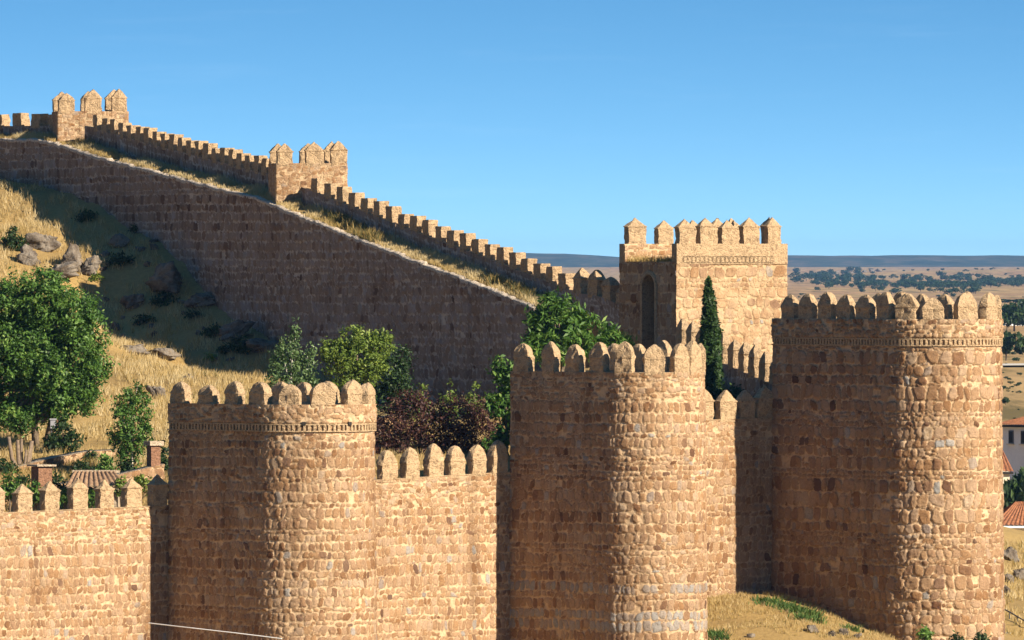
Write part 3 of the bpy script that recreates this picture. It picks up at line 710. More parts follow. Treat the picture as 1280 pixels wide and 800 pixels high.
def sdist(x, y):
    x = np.asarray(x, float); y = np.asarray(y, float)
    dmin = np.full(x.shape, 1e9); ins = np.zeros(x.shape, bool)
    for a, b in zip(loop, np.roll(loop, -1, 0)):
        d_ = b - a; t = np.clip(((x - a[0]) * d_[0] + (y - a[1]) * d_[1]) / (d_ @ d_), 0, 1)
        dmin = np.minimum(dmin, np.hypot(x - a[0] - d_[0] * t, y - a[1] - d_[1] * t))
        c = (a[1] > y) != (b[1] > y)
        ins ^= c & (x < (b[0] - a[0]) * (y - a[1]) / (b[1] - a[1] + 1e-12) + a[0])
    return np.where(ins, dmin, -dmin)
def ground_z(x, y):
    x = np.asarray(x, float); y = np.asarray(y, float)
    s = sdist(x, y)
    zi = z_in(x, y) + .55 * fbm(x * .35, y * .35, 5, 4) + .22 * fbm(x * 1.3, y * 1.3, 8)
    zo = z_outn(x, y) + .25 * fbm(x * .5, y * .5, 6, 4)
    zf = z_far(y) + sstep(1500, 4000, y) * 3.0 * fbm(x * .004, y * .0012, 9, 4) + sstep(6500, 8500, y) * (9. * fbm(x * .012, y * .0006, 19, 4) + 1.5) * (1 - sstep(9800, 11500, y))
    k = sstep(470, 600, y) ; zo = zo * (1 - k) + zf * k
    w = sstep(-.9, .9, s)
    return zo * (1 - w) + zi * w
def axis(parts):
    out = []
    for a, b, s in parts: out += list(np.arange(a, b, s))
    return np.array(out + [parts[-1][1]], float)
gx = axis([(-9000, -1200, 600), (-1200, -160, 80), (-160, -48, 8), (-48, -32, 1.0), (-32, 26, .38), (26, 48, 1.0), (48, 160, 8), (160, 1200, 40), (1200, 9000, 600)])
gy = axis([(-300, 100, 50), (100, 340, 15), (340, 376, 1.5), (376, 480, .38), (480, 560, 2), (560, 1300, 12), (1300, 6000, 90), (6000, 16500, 350)])
GX, GY = np.meshgrid(gx, gy, indexing='ij'); GZ = ground_z(GX, GY)
tag(mesh_obj('ground', np.stack([GX, GY, GZ], -1).reshape(-1, 3), grid_faces(len(gx), len(gy)), M['ground'], None, True), kind='structure')

def on_slope(px, py):
    Ys = np.linspace(394, 478, 900); pr = HY - ground_z(np.array([PX(px, y) for y in Ys]), Ys) * F / Ys
    k = np.where(pr <= py)[0]; return float(Ys[k[0]]) if len(k) else 470.
# far ridge
hx = np.linspace(-7500, 7500, 500); hyv = np.linspace(11800, 16000, 24)
HX, HYY = np.meshgrid(hx, hyv, indexing='ij')
pxr = 640 + F * HX / 14000.
crest = np.interp(pxr, [-6000, 200, 640, 700, 780, 985, 1280, 3000, 7000], [345, 318, 314.5, 315.5, 322, 317.5, 319, 322, 335])
crest = crest + 6.0 * fbm(pxr * .008, 0, 3, 4) + .7 * fbm(pxr * .15, 0, 4, 3)
tt = sstep(11800, 14000, HYY) * (1 - .8 * sstep(14300, 16000, HYY))
zr = -9 + (PZ(crest, 14000.) + 9) * tt + 2.2 * fbm(HX * .006, HYY * .003, 7, 4) * tt * (1 - tt) * 4
tag(mesh_obj('hills', np.stack([HX, HYY, zr], -1).reshape(-1, 3), grid_faces(len(hx), len(hyv)), M['scrub'], None, True), kind='structure')

# ------------------------------------------------------------------ vegetation
def leaves(centers, nrm, size, rng, elong=1.5, flat=.25):
    n = len(centers)
    d = rng.normal(size=(n, 3)); d += nrm * .9; d[:, 2] += flat; d /= np.linalg.norm(d, axis=1)[:, None]
    a = np.cross(d, rng.normal(size=(n, 3))); a /= np.linalg.norm(a, axis=1)[:, None]; b = np.cross(d, a)
    s = size * rng.uniform(.6, 1.25, n)[:, None]
    V = np.stack([centers + a * s * elong * .5, centers + b * s * .34 + d * s * .08, centers - a * s * elong * .5, centers - b * s * .34 + d * s * .08], 1)
    return V.reshape(-1, 3), np.arange(4 * n).reshape(n, 4)

def crown_points(clumps, rng, Y, per, tw_sp, twig_n, dsq=.8, fill=.55):
    C, N, R = [], [], []
    for (px, py, rx, ry, *ex) in clumps:
        Yc = Y + (ex[0] if ex else rng.normal(0, .25 * rx * Y / F))
        c = P(px, py, Yc); rad = np.array([rx * Yc / F, rx * Yc / F * dsq, ry * Yc / F])
        nt_ = max(3, int(per * rad[0] * rad[2] * 3))
        v = rng.normal(size=(nt_, 3)); v /= np.linalg.norm(v, axis=1)[:, None]
        rr = rng.uniform(fill, 1.08, nt_) ** .8
        tw = c + v * rad * rr[:, None]
        for t_, dv, q in zip(tw, v, rr):
            m = max(3, int(rng.normal(twig_n, twig_n * .3)))
            C.append(t_ + rng.normal(size=(m, 3)) * tw_sp * np.array([1, 1, .8])); N.append(np.repeat(dv[None], m, 0))
            R.append(np.clip(rng.normal(.5, .16) + rng.normal(0, .17, m), 0, 1))
    return np.concatenate(C), np.concatenate(N), np.concatenate(R)

def tree(name, label, cat, base, clumps, mat, leaf=.13, per=26, tw_sp=.16, twig_n=15, trunk_r=.13, seed=0, bark='bark', elong=1.5, group=None, trunks=1, dsq=.8, fill=.5, crown_name='crown', limbs=True):
    rng = np.random.default_rng(seed); px, py, Y = base
    x, y = PX(px, Y), Y; z = float(ground_z(np.array([x]), np.array([y]))[0])
    T = thing(name, label, cat, group)
    C, N, R = crown_points(clumps, rng, Y, per, tw_sp, twig_n, dsq, fill)
    V, Fc = leaves(C, N, leaf, rng, elong)
    mesh_obj(crown_name, V, Fc, M[mat], T, False, {'rnd': np.repeat(R, 4)})
    b = MB(); mid = C.mean(0); b0 = np.array([x, y, z - .25])
    for k in range(trunks):
        o = np.array([rng.normal(0, .3), rng.normal(0, .2), 0]) * (trunks > 1)
        top = mid + o * 3 + np.array([0, 0, .3 * (mid[2] - z)])
        pts_ = [b0 + o * .6, b0 + o * .8 + (top - b0) * .3 + rng.normal(0, .05, 3), b0 + o + (top - b0) * .65 + rng.normal(0, .08, 3), top]
        b.tube(pts_, [trunk_r, trunk_r * .85, trunk_r * .6, trunk_r * .2])
        if limbs:
            for (cpx, cpy, rx, ry, *ex) in clumps:
                e = P(cpx, cpy, Y + (ex[0] if ex else 0)); s = b0 + (top - b0) * rng.uniform(.25, .6)
                b.tube([s, (s + e) / 2 + rng.normal(0, .12, 3) + np.array([0, 0, -.1]), e], [trunk_r * .5, trunk_r * .32, trunk_r * .1], 5)
    b.build('trunk', M[bark], T, True)
    return T

tree('broadleaf_tree', 'large round green tree on the sunlit slope at the left edge', 'tree', (46, 578, 401),
     [(10, 385, 42, 40), (55, 372, 38, 36), (95, 395, 34, 34), (40, 420, 46, 40), (98, 435, 36, 36), (0, 440, 40, 42), (60, 468, 40, 34), (100, 480, 26, 26), (15, 490, 34, 34), (50, 508, 22, 20), (-35, 420, 40, 50), (-30, 490, 30, 26), (118, 458, 18, 22), (28, 525, 20, 16), (75, 505, 26, 22), (50, 450, 40, 40), (105, 500, 18, 18), (8, 520, 18, 16)],
     'leaf', .125, 44, .14, 24, .17, 1, trunks=2, dsq=.9, fill=.35)
tree('poplar_sapling', 'narrow dark green sapling with upright twigs above the tiled shed', 'tree', (163, 590, 392.5),
     [(172, 482, 5, 14), (158, 492, 6, 18), (168, 505, 13, 24), (180, 512, 9, 24), (147, 510, 7, 20), (155, 525, 14, 24), (166, 545, 22, 26), (160, 570, 18, 20), (183, 540, 9, 22), (145, 545, 9, 18)], 'leaf', .10, 46, .09, 17, .06, 2, 'palebark', fill=.3)
tree('white_poplar', 'silvery leaved poplar sapling behind the left round tower, its tip catching light', 'tree', (362, 520, 399),
     [(369, 408, 3.5, 10), (367, 424, 8, 16), (389, 436, 4, 12), (352, 436, 6, 14), (346, 452, 9, 18), (366, 452, 14, 20), (386, 460, 9, 20), (343, 475, 10, 16), (366, 480, 20, 16), (388, 482, 9, 14)], 'leafw', .10, 46, .09, 17, .06, 3, 'palebark', fill=.3)
tree('broadleaf_tree', 'rounded yellow-green tree in front of the dark retaining wall', 'tree', (450, 520, 403),
     [(445, 425, 24, 16), (470, 432, 20, 18), (425, 440, 20, 18), (450, 448, 34, 24), (480, 425, 10, 12), (432, 468, 26, 18), (465, 465, 20, 16), (410, 440, 10, 14)], 'leafy', .11, 44, .11, 20, .1, 4, fill=.35)
tree('dark_bush', 'dark shaded bush just right of the yellow-green tree', 'bush', (490, 530, 409),
     [(488, 466, 20, 28), (503, 448, 11, 16), (478, 500, 20, 20), (505, 485, 12, 18), (495, 515, 18, 14)], 'leafd', .12, 40, .14, 15, .07, 5, crown_name='foliage')
tree('purple_plum', 'purple leaved plum bush behind the merlons right of the left round tower', 'bush', (510, 590, 394),
     [(490, 535, 24, 26), (520, 518, 30, 28), (545, 545, 28, 30), (478, 558, 16, 24), (474, 535, 8, 14), (515, 560, 34, 22), (505, 505, 14, 14)], 'leafp', .10, 36, .17, 20, .07, 6, crown_name='foliage')
tree('purple_plum', 'purple leaved plum bush close against the middle round tower', 'bush', (590, 590, 394),
     [(570, 522, 30, 28), (600, 540, 28, 28), (575, 556, 28, 20), (618, 562, 18, 18), (592, 510, 16, 14)], 'leafp', .10, 36, .17, 20, .07, 7, crown_name='foliage')
for i, (x, h, lab) in enumerate([(527, 24, 'leftmost of three yellow-tipped shoots rising above the purple bushes'), (561, 30, 'tallest, middle one of three yellow-tipped shoots rising above the purple bushes'), (594, 26, 'yellow-tipped shoot above the purple bushes, nearest the middle round tower')]):
    tree('leafy_shoot', lab, 'bush', (x, 560, 396.5), [(x, 500 - h * .4, 4, 14), (x - 5, 504, 8, 14), (x + 6, 508, 7, 12), (x, 518, 11, 12)], 'leafy', .10, 34, .09, 13, .04, 30 + i, crown_name='foliage', group='yellow-tipped shoots above the plum bushes')
tree('broadleaf_tree', 'slim green tree squeezed against the left edge of the middle round tower', 'tree', (632, 585, 392),
     [(627, 462, 12, 16), (634, 490, 12, 20), (622, 505, 14, 18), (635, 530, 14, 22), (622, 555, 14, 16), (645, 470, 14, 20), (648, 510, 16, 26)], 'leaf', .17, 38, .12, 13, .07, 9)
tree('fig_tree', 'spreading green tree with drooping leaves in front of the end of the retaining wall', 'tree', (705, 480, 400),
     [(690, 378, 16, 16), (710, 390, 18, 20), (680, 400, 22, 18), (705, 415, 30, 22), (727, 400, 14, 14), (672, 420, 18, 16), (690, 440, 34, 18), (730, 432, 18, 16)], 'leaf', .145, 27, .15, 14, .08, 10, elong=2.4, fill=.3)
tree('fig_tree', 'smaller spreading green tree below the arched doorway', 'tree', (768, 480, 401),
     [(757, 412, 12, 12), (765, 425, 22, 14), (780, 436, 18, 12), (750, 440, 20, 14), (775, 450, 30, 14)], 'leaf', .14, 27, .14, 14, .06, 11, elong=2.4, fill=.3)
def cypress():
    rng = np.random.default_rng(12); Y = 398.5; T = thing('cypress', 'tall narrow cypress between the middle round tower and the square tower', 'tree')
    ys = np.linspace(352, 510, 150); w = np.interp(ys, [350, 360, 385, 430, 470, 500, 515], [1.5, 3.6, 7.2, 12, 14.5, 15, 12])
    C, N, R = [], [], []
    for y_, w_ in zip(ys, w):
        k = int(18 + w_ * 5); t = rng.uniform(0, 2 * math.pi, k); r = w_ * Y / F * rng.uniform(.55, 1.06, k) * (.80 + .75 * vnoise(t * 1.6 + 40, np.full(k, y_ * .10), 5) * vnoise(t * 3, np.full(k, y_ * .25), 6) + .18 * vnoise(t * 2, np.full(k, y_ * .6), 8))
        cx = PX(886.5 + 1.2 * math.sin(y_ * .05) - (y_ > 440) * (y_ - 440) * .015, Y); z = PZ(y_, Y) + rng.normal(0, .09, k)
        C.append(np.stack([cx + r * np.cos(t), Y + r * np.sin(t), z], 1)); N.append(np.stack([np.cos(t), np.sin(t), np.full(k, .3)], 1))
        R.append(np.clip(rng.normal(.45, .1) + rng.normal(0, .2, k), 0, 1))
    C, N, R = map(np.concatenate, (C, N, R)); V, f = leaves(C, N, .13, rng, 2.2, .8)
    mesh_obj('crown', V, f, M['cypress'], T, False, {'rnd': np.repeat(R, 4)})
    x = PX(886, Y); z = float(ground_z(np.array([x]), np.array([Y]))[0]); b = MB(); b.tube([(x, Y, z - .2), (x, Y, PZ(440, Y)), (x, Y, PZ(356, Y))], [.12, .09, .02]); b.build('trunk', M['bark'], T, True)
cypress()
for i, (px, py, Y, r, h, m_, lab) in enumerate([
    (78, 556, 399, 20, 30, 'leafd', 'dark rounded bush under the lamp post on the sunny slope'),
    (101, 592, 390.5, 13, 16, 'leafd', 'low dark conifer bush before the garden wall, left of a taller one'),
    (132, 590, 390.8, 13, 20, 'leaf', 'pointed green bush between the garden wall and the sapling'),
    (205, 590, 393, 9, 34, 'leafd', 'dark upright bush hard against the back of the left round tower'),
    (12, 615, 387, 14, 22, 'leaf', 'green climbing bush behind the leftmost merlon gap'),
    (45, 622, 386.5, 10, 16, 'leaf', 'green bush below the brick chimney, filling one merlon gap'),
    (84, 625, 385.8, 8, 18, 'leaf', 'green bush at the left end of the tiled roof'),
    (115, 625, 385.4, 8, 14, 'leaf', 'green bush growing in front of the middle of the tiled roof'),
    (152, 612, 385.4, 7, 16, 'leafy', 'pale green bush growing at the right end of the tiled roof'),
    (177, 606, 387.5, 12, 12, 'leafy', 'straggly green bush on the rubble beside the brick gate pillar'),
    (28, 606, 390.2, 12, 12, 'leafd', 'dark bush spilling over the rubble left of the brick chimney'),
    (72, 604, 388.3, 9, 10, 'leafd', 'dark little bush right beside the brick chimney'),
    (160, 590, 391.5, 13, 16, 'leafd', 'dark conifer bush at the foot of the narrow sapling'),
    (112, 578, 396.5, 12, 14, 'leafd', 'dark bush behind the garden wall, half hidden by it'),
    (16, 312, 458, 16, 20, 'leafd', 'dark green bush growing beside the top rock outcrop'),
    (4, 590, 392, 16, 14, 'leafd', 'dark low bush at the left edge in front of the bare pollard'),
        (172, 290, 460, 9, 7, 'leafd', 'small scrub bush high in the shade against the retaining wall'),
    (120, 352, 455, 6, 6, 'leafy', 'small dry scrub bush on the shadow edge above the big tree crown'),
    (262, 452, 441, 8, 7, 'leafy', 'small dry scrub bush at the lower tip of the wall shadow'),
    (205, 380, 452, 18, 12, 'leafd', 'dark spreading bush below the large boulder in the shade'),
    (180, 405, 452, 16, 9, 'leafd', 'dark bush beside the shadow edge, low on the shaded slope'),
    (300, 440, 446, 26, 14, 'leafd', 'wide dark bush at the lower end of the shaded slope'),
    (110, 275, 464, 16, 9, 'leafd', 'dark bush near the top of the shaded slope'),
    (150, 330, 458, 18, 10, 'leafd', 'dark ragged bush half way up the shadow edge'),
    (268, 420, 448, 16, 10, 'leafd', 'dark bush between the two low rocks under the retaining wall'),
    (240, 398, 450, 12, 7, 'leafd', 'low dark scrub bush in the middle of the shaded slope'),
    (1156, 797, 386.3, 9, 12, 'leaf', 'small green bush at the foot of the right tower, nearest its shaded side'),
    (1196, 802, 387.2, 8, 10, 'leafd', 'small dark bush at the foot of the right tower, middle of three'),
    (1226, 802, 388.2, 7, 10, 'leafd', 'small dark bush at the foot of the right tower, nearest the right edge'),
    (918, 500, 398, 22, 16, 'leafd', 'dark bush in the shade just right of the cypress')]):
    if Y > 435: Y = on_slope(px, py); py = HY - float(ground_z(np.array([PX(px, Y)]), np.array([Y]))[0]) * F / Y - h * .15
    tree('shrub', lab, 'bush', (px, py, Y), [(px, py - h * .3, r * .8, h * .55), (px - r * .4, py, r * .7, h * .5), (px + r * .4, py - h * .05, r * .7, h * .5), (px, py - h * .8, r * .4, h * .35)],
         m_, .13, 46, .10, 13, .04, 50 + i, crown_name='foliage')

# grass
def grass(name, xs, ys, zs, h, w, rng, mat, tone, kind='stuff', parent=None, lean=.35):
    n = len(xs); c = np.stack([xs, ys, zs - .02], 1)
    ang = rng.uniform(0, math.pi, n); s = np.stack([np.cos(ang), np.sin(ang) * .5, np.zeros(n)], 1) * (w * rng.uniform(.6, 1.3, n))[:, None]
    hh = h * rng.uniform(.5, 1.3, n); t = rng.normal(0, lean, (n, 2)) * hh[:, None]
    tip = c + np.concatenate([t, hh[:, None]], 1)
    V = np.stack([c - s, c + s, tip], 1).reshape(-1, 3)
    o = mesh_obj(name, V, np.arange(3 * n).reshape(n, 3), M[mat], parent, False, {'rnd': np.repeat(np.clip(tone, 0, 1), 3)})
    return o
rng = np.random.default_rng(7)
n = 300000; x = rng.uniform(-30, 6, n); y = rng.uniform(384, 484, n)
s = sdist(x, y); px_ = 640 + F * x / y
keep = (s > 2.2) & (px_ > -25) & (px_ < 560)
# stay off the inside of the hill wall
for H in (HA, HB, HC):
    q = (x - H['A'][0]) * H['n'][0] + (y - H['A'][1]) * H['n'][1]; tpar = (x - H['A'][0]) * H['d'][0] + (y - H['A'][1]) * H['d'][1]
    L_ = np.linalg.norm(H['B'] - H['A']); keep &= ~((q < 1.9) & (tpar > -1) & (tpar < L_ + 1))
x, y = x[keep], y[keep]; clump = fbm(x * .9, y * .9, 31, 3) + fbm(x * 3, y * 3, 32, 2) * .6
k2 = (clump > -.07) & (fbm(x * .5, y * .35, 48, 3) < .16); x, y, clump = x[k2], y[k2], clump[k2]
gp = fbm(x * .22, y * .22, 44, 3)
tone = .70 + 1.25 * clump + rng.normal(0, .15, len(x)) - 2.6 * np.clip(gp - .05, 0, 1) - 1.6 * np.clip(fbm(x * .8, y * .5, 47, 3) - .12, 0, 1)
tag(grass('grass', x, y, ground_z(x, y), .34, .022, rng, 'grass', tone), 'dry golden grass covering the slope below the long climbing wall', 'grass', kind='stuff')
# ledge grass
xs, ys, zs, tn, hs = [], [], [], [], []
for I in (IW,):
    n = 45000; i = rng.uniform(0, len(I['e']) - 1.01, n); i0 = i.astype(int); f = rng.uniform(.12, .98, n)
    a = I['e'][i0]; b_ = I['par'][i0]; q = a + (b_ - a) * f[:, None] + rng.normal(0, .03, (n, 2))
    z = I['ze'][i0] + (I['zl'][i0] - I['ze'][i0]) * f + .05
    cl = fbm(i * .05, f * 2, 61, 3); k = cl > -.12
    xs.append(q[k, 0]); ys.append(q[k, 1]); zs.append(z[k]); tn.append((.84 + .8 * cl + rng.normal(0, .12, n) - 2.4 * np.clip(fbm(i * .02, f, 66, 2) - .03, 0, 1))[k]); hs.append((.15 + .7 * np.clip(cl, 0, 1) + .12 * f)[k])
xs, ys, zs, tn, hs = map(np.concatenate, (xs, ys, zs, tn, hs))
tag(grass('ledge_grass', xs, ys, zs, hs, .022, rng, 'grass', tn), 'dry golden grass growing along the ledge at the top of the retaining wall', 'grass', kind='stuff')
# bank grass at the foot of the right tower
n = 26000; x = rng.uniform(6, 16, n); y = rng.uniform(379, 394, n); k = (sdist(x, y) < -1.35)
for T in (T2, T3):
    r_ = np.stack([x, y], 1) - T['C']; al = r_ @ T['a']; ac = r_ @ T['nl']; k &= ~(((al < 0) & (abs(ac) < T['R'] + .12)) | (np.hypot(al, ac) < T['R'] + .12))
x, y = x[k], y[k]; cl = fbm(x * 1.2, y * 1.2, 71, 3); k = cl > -.08; x, y, cl = x[k], y[k], cl[k]
tag(grass('bank_grass', x, y, ground_z(x, y), .17, .018, rng, 'grass', .55 + .9 * cl + rng.normal(0, .15, len(x))), 'dry grass on the bank between the middle and the right tower', 'grass', kind='stuff')
# rough grass on the steep bank at the right edge
n = 9000; x = rng.uniform(21, 26, n); y = rng.uniform(402, 446, n); cl = fbm(x * .8, y * .8, 75, 3); k = cl > -.05; x, y, cl = x[k], y[k], cl[k]
tag(grass('bank_grass', x, y, ground_z(x, y), .3, .03, rng, 'grass', .55 + 1.2 * cl + rng.normal(0, .18, len(x))), 'rough dry grass on the steep bank at the right edge of the photo', 'grass', kind='stuff')
# green weeds in the corner by the right tower
wp = []
for (px, py, Y, r, m_) in [(965, 757, 391.4, .7, 260), (985, 762, 390.7, .6, 240), (1000, 766, 390.1, .5, 200), (1015, 770, 389.9, .4, 160), (1003, 777, 389.0, .4, 120), (1022, 782, 388.6, .3, 90), (1065, 786, 388.7, .4, 90), (888, 795, 386.3, .5, 260), (900, 799, 385.8, .3, 110)]:
    c = P(px, py, Y); wp.append(np.stack([c[0] + rng.normal(0, r * .5, m_), c[1] + rng.normal(0, r * .4, m_)], 1))
wp = np.concatenate(wp); tag(grass('weeds', wp[:, 0], wp[:, 1], ground_z(wp[:, 0], wp[:, 1]), .27, .05, rng, 'weed', rng.normal(.4, .3, len(wp)), lean=.7), 'green weeds in the shaded corner at the foot of the right tower', 'weeds', kind='stuff')
wp = []
for (px, f, m_) in [(395, .8, 260), (402, .7, 160), (425, .6, 160), (450, .35, 260), (600, .6, 200), (625, .6, 260), (640, .5, 200), (85, .75, 140)]:
    I = IW
    i = np.clip(np.interp(-px, -I['pe'], np.arange(len(I['pe']))) + rng.normal(0, 7, m_), 0, len(I['pe']) - 1).astype(int); ff = np.clip(f + rng.normal(0, .12, m_), .1, .95)
    q = I['e'][i] + (I['par'][i] - I['e'][i]) * ff[:, None]; wp.append(np.c_[q, I['ze'][i] + .04])
wp = np.concatenate(wp); tag(grass('ledge_weeds', wp[:, 0], wp[:, 1], wp[:, 2], .5, .03, rng, 'grass', rng.uniform(.05, .5, len(wp)), lean=.4), 'green weeds among the dry grass on the wall ledge', 'weeds', kind='stuff')
# brown weeds along the open edge of the square tower platform
m_ = 700; f = rng.uniform(0, 1, m_); q = T4['RL'] + (T4['FL'] - T4['RL']) * f[:, None] + T4['fd'] * rng.uniform(.02, .5, m_)[:, None]
tag(grass('platform_weeds', q[:, 0], q[:, 1], np.full(m_, T4['zp']), .28, .02, rng, 'grass', rng.uniform(.35, .6, m_)), 'brown weeds on the open platform edge of the square tower', 'weeds', kind='stuff')

# ------------------------------------------------------------------ rocks
def rock(label, px, py, Y, w, h, seed, dep=.8, group=None, tilt=0.):
    if 400 < Y < 480 and px < 400: Y = on_slope(px, py + h * .35)
    rng = np.random.default_rng(seed); n, m = 72, 44
    t = np.linspace(0, 2 * math.pi, n, endpoint=False); f = np.linspace(-math.pi / 2, math.pi / 2, m)
    Tt, Ff = np.meshgrid(t, f, indexing='ij')
    v = np.stack([np.cos(Ff) * np.cos(Tt), np.cos(Ff) * np.sin(Tt), np.sin(Ff)], -1)
    # chop with random planes for a blocky outcrop
    r = np.ones(Tt.shape)
    for k in range(20):
        p_ = rng.normal(size=3); p_ /= np.linalg.norm(p_); dd = v @ p_; lim = rng.uniform(.45, .85); r = np.where(dd > .05, np.minimum(r, lim / np.maximum(dd, .05)), r)
    rid = 0
    for o_, (fq, am) in enumerate(((1.6, .34), (3.4, .15), (7., .07), (14., .035))):
        xx = (v[..., 0] + .35 * v[..., 1]) * fq + seed; yy = (v[..., 2] * 1.9 - .5 * v[..., 0] + .3 * v[..., 1]) * fq
        rid = rid + am * (np.abs(vnoise(xx, yy, seed + o_) - .5) * 2 - .4)
    r = r * (1 + rid)
    sc = np.array([w * Y / F / 2, w * Y / F / 2 * dep, h * Y / F / 2 * 1.25])
    q = v * r[..., None] * sc
    ca, sa = math.cos(tilt), math.sin(tilt); q = np.stack([q[..., 0] * ca - q[..., 2] * sa, q[..., 1], q[..., 0] * sa + q[..., 2] * ca], -1)
    x, y = PX(px, Y), Y; z = float(ground_z(np.array([x]), np.array([y]))[0]); c = np.array([x, y, z + sc[2] * (.30 if h > 15 else .12)])
    idx = np.arange(n * m).reshape(n, m); a = idx; b_ = np.roll(idx, -1, 0)
    Fc = np.stack([a[:, :-1], b_[:, :-1], b_[:, 1:], a[:, 1:]], -1).reshape(-1, 4)
    o = mesh_obj('rock', (q + c).reshape(-1, 3), Fc, M['rock'], None, False); return tag(o, label, 'rock', group, 'thing')
for i, r_ in enumerate([('craggy grey rock at the top of the sunlit slope, beside the dark green bush', 56, 300, 460, 62, 36, .1), ('brown cracked rock left of the craggy grey one, half buried in grass', 34, 318, 459, 46, 34, -.2), ('low rock shelf under the craggy grey rock, above the crown of the big tree', 72, 338, 457, 56, 26, .15), ('tilted slab of grey rock just above the big tree, at the shadow edge', 90, 322, 457, 46, 40, .4), ('split pale rock at the edge of the wall shadow, right of the tilted slab', 113, 330, 456.6, 34, 30, -.2),
    ('small flat rock half way down the shadow edge', 145, 407, 452, 18, 14, .3), ('long flat grey rock in the sunny grass above the narrow sapling', 168, 436, 446, 52, 22, .15), ('flat brown rock just right of the long grey one in the sunny grass', 202, 440, 446, 54, 18, -.1),
    ('large dark boulder in the shade on the slope under the retaining wall', 208, 347, 456, 70, 44, .1), ('dark rock deep in the shade at the foot of the retaining wall', 292, 412, 450, 60, 28, .1), ('low dark rock in the shade near the shadow edge', 166, 376, 455, 40, 24, .2), ('dark outcrop at the foot of the retaining wall, right of the large boulder', 252, 372, 452, 44, 26, -.1), ('long dark rock in the shade just above the rounded trees', 330, 430, 446, 60, 22, .1), ('dark rounded rock high in the shade close to the retaining wall', 150, 300, 462, 34, 22, .1), ('broken rock ledge in the grass behind the left round tower', 196, 488, 428, 24, 30, .5),
    ('white rock on the bank, closest to the middle round tower', 939, 796, 385.8, 14, 12, 0), ('pale rock on the bank, largest of those at the foot of the right tower', 1016, 792, 386.6, 22, 16, .1), ('pale rock beside the largest one at the foot of the right tower', 1040, 796, 386.4, 14, 13, .1), ('pale low rock in the middle of the row at the foot of the right tower', 1054, 796, 386.8, 18, 13, -.1), ('pale rock nearest the right tower at the end of the row', 1070, 799, 386.8, 16, 10, 0),
    ('grey rock slab on the steep bank at the right edge', 1263, 705, 436, 24, 26, .9), ('grey rock slab lower on the steep bank at the right edge', 1274, 722, 431, 24, 22, .9), ('brown rock ledge high on the steep bank at the right edge', 1262, 694, 440, 26, 14, .5), ('pale broken rock in the middle of the steep bank, beside the right tower', 1257, 742, 425, 14, 22, .9), ('jagged grey rock above the railing at the right edge', 1262, 728, 429, 16, 22, .8)]):
    rock(r_[0], r_[1], r_[2], r_[3], r_[4], r_[5], 300 + i, .8, None, r_[6])
for i in range(26):
    rr_ = random.Random(900 + i); py_ = rr_.uniform(300, 470); px_ = np.interp(py_, [235, 310, 395, 435, 470], [20, 95, 140, 215, 262]) + rr_.uniform(-40, 110)
    if px_ < 120 and py_ > 340: px_ += 90
    Yr = float(np.interp(py_, [240, 300, 345, 385, 430, 480], [473, 463, 458, 450, 441, 432])) + max(0, (px_ - 150)) * .05
    rock('small weathered stone lying in the grass on the slope below the retaining wall', px_, py_, Yr, rr_.uniform(7, 20), rr_.uniform(5, 12), 700 + i, .8, 'small stones scattered on the slope', rr_.uniform(-.3, .4))
for i in range(9):
    px = 1030 + i * 8.5; rock('distant dark granite tor on the plain, right of the square tower', px, 337 - 4 * math.exp(-((i - 2) / 2.5) ** 2), 8300 + 40 * i, 11, 9 - .35 * i, 400 + i, .8, 'granite tor on the far plain')

# ------------------------------------------------------------------ far trees
def far_tree_mesh(seed, mat, nleaf=240, lobes=4):
    rng = np.random.default_rng(seed); C = []
    for k in range(lobes):
        c = np.array([rng.normal(0, .28), rng.normal(0, .28), .62 + rng.normal(0, .10)]); v = rng.normal(size=(nleaf // lobes, 3)); v /= np.linalg.norm(v, axis=1)[:, None]
        C.append(c + v * np.array([.34, .34, .30]) * rng.uniform(.5, 1, (len(v), 1)))
    C = np.concatenate(C); V, f = leaves(C, C - C.mean(0), .17, rng, 1.4)
    b = MB(); b.tube([(0, 0, -.12), (.02, 0, .6)], [.05, .025], 5)
    nb = len(V); V2 = np.array(b.V); F2 = [tuple(int(i) + nb for i in q) for q in b.F]
    crown = bpy.data.meshes.new('crown'); crown.from_pydata(V.tolist(), [], f.tolist()); crown.update(); at = crown.attributes.new('rnd', 'FLOAT', 'POINT')
    at.data.foreach_set('value', np.repeat(np.clip(rng.normal(.5, .25, len(C)), 0, 1), 4).astype(np.float32)); crown.materials.append(M[mat])
    tr = bpy.data.meshes.new('trunk'); tr.from_pydata(b.V, [], b.F); tr.update(); tr.materials.append(M['bark'])
    return crown, tr
FT = [far_tree_mesh(500 + k, 'pine') for k in range(5)]
def far_tree(px, py, Y, wpx, hpx, k, label, cat='tree', group=None, name='pine_tree', protos=None):
    c, t = (protos or FT)[k % len(protos or FT)]; x = PX(px, Y); z = float(ground_z(np.array([x]), np.array([Y]))[0])
    r = bpy.data.objects.new(name, None); COL.objects.link(r); tag(r, label, cat, group, 'thing')
    r.location = (x, Y, z); r.rotation_euler = (0, 0, k * 1.3); r.scale = (wpx * Y / F, wpx * Y / F, hpx * Y / F)
    for nm, me in (('crown', c), ('trunk', t)):
        o = bpy.data.objects.new(nm, me); COL.objects.link(o); o.parent = r
    return r
rg = random.Random(5); k = 0
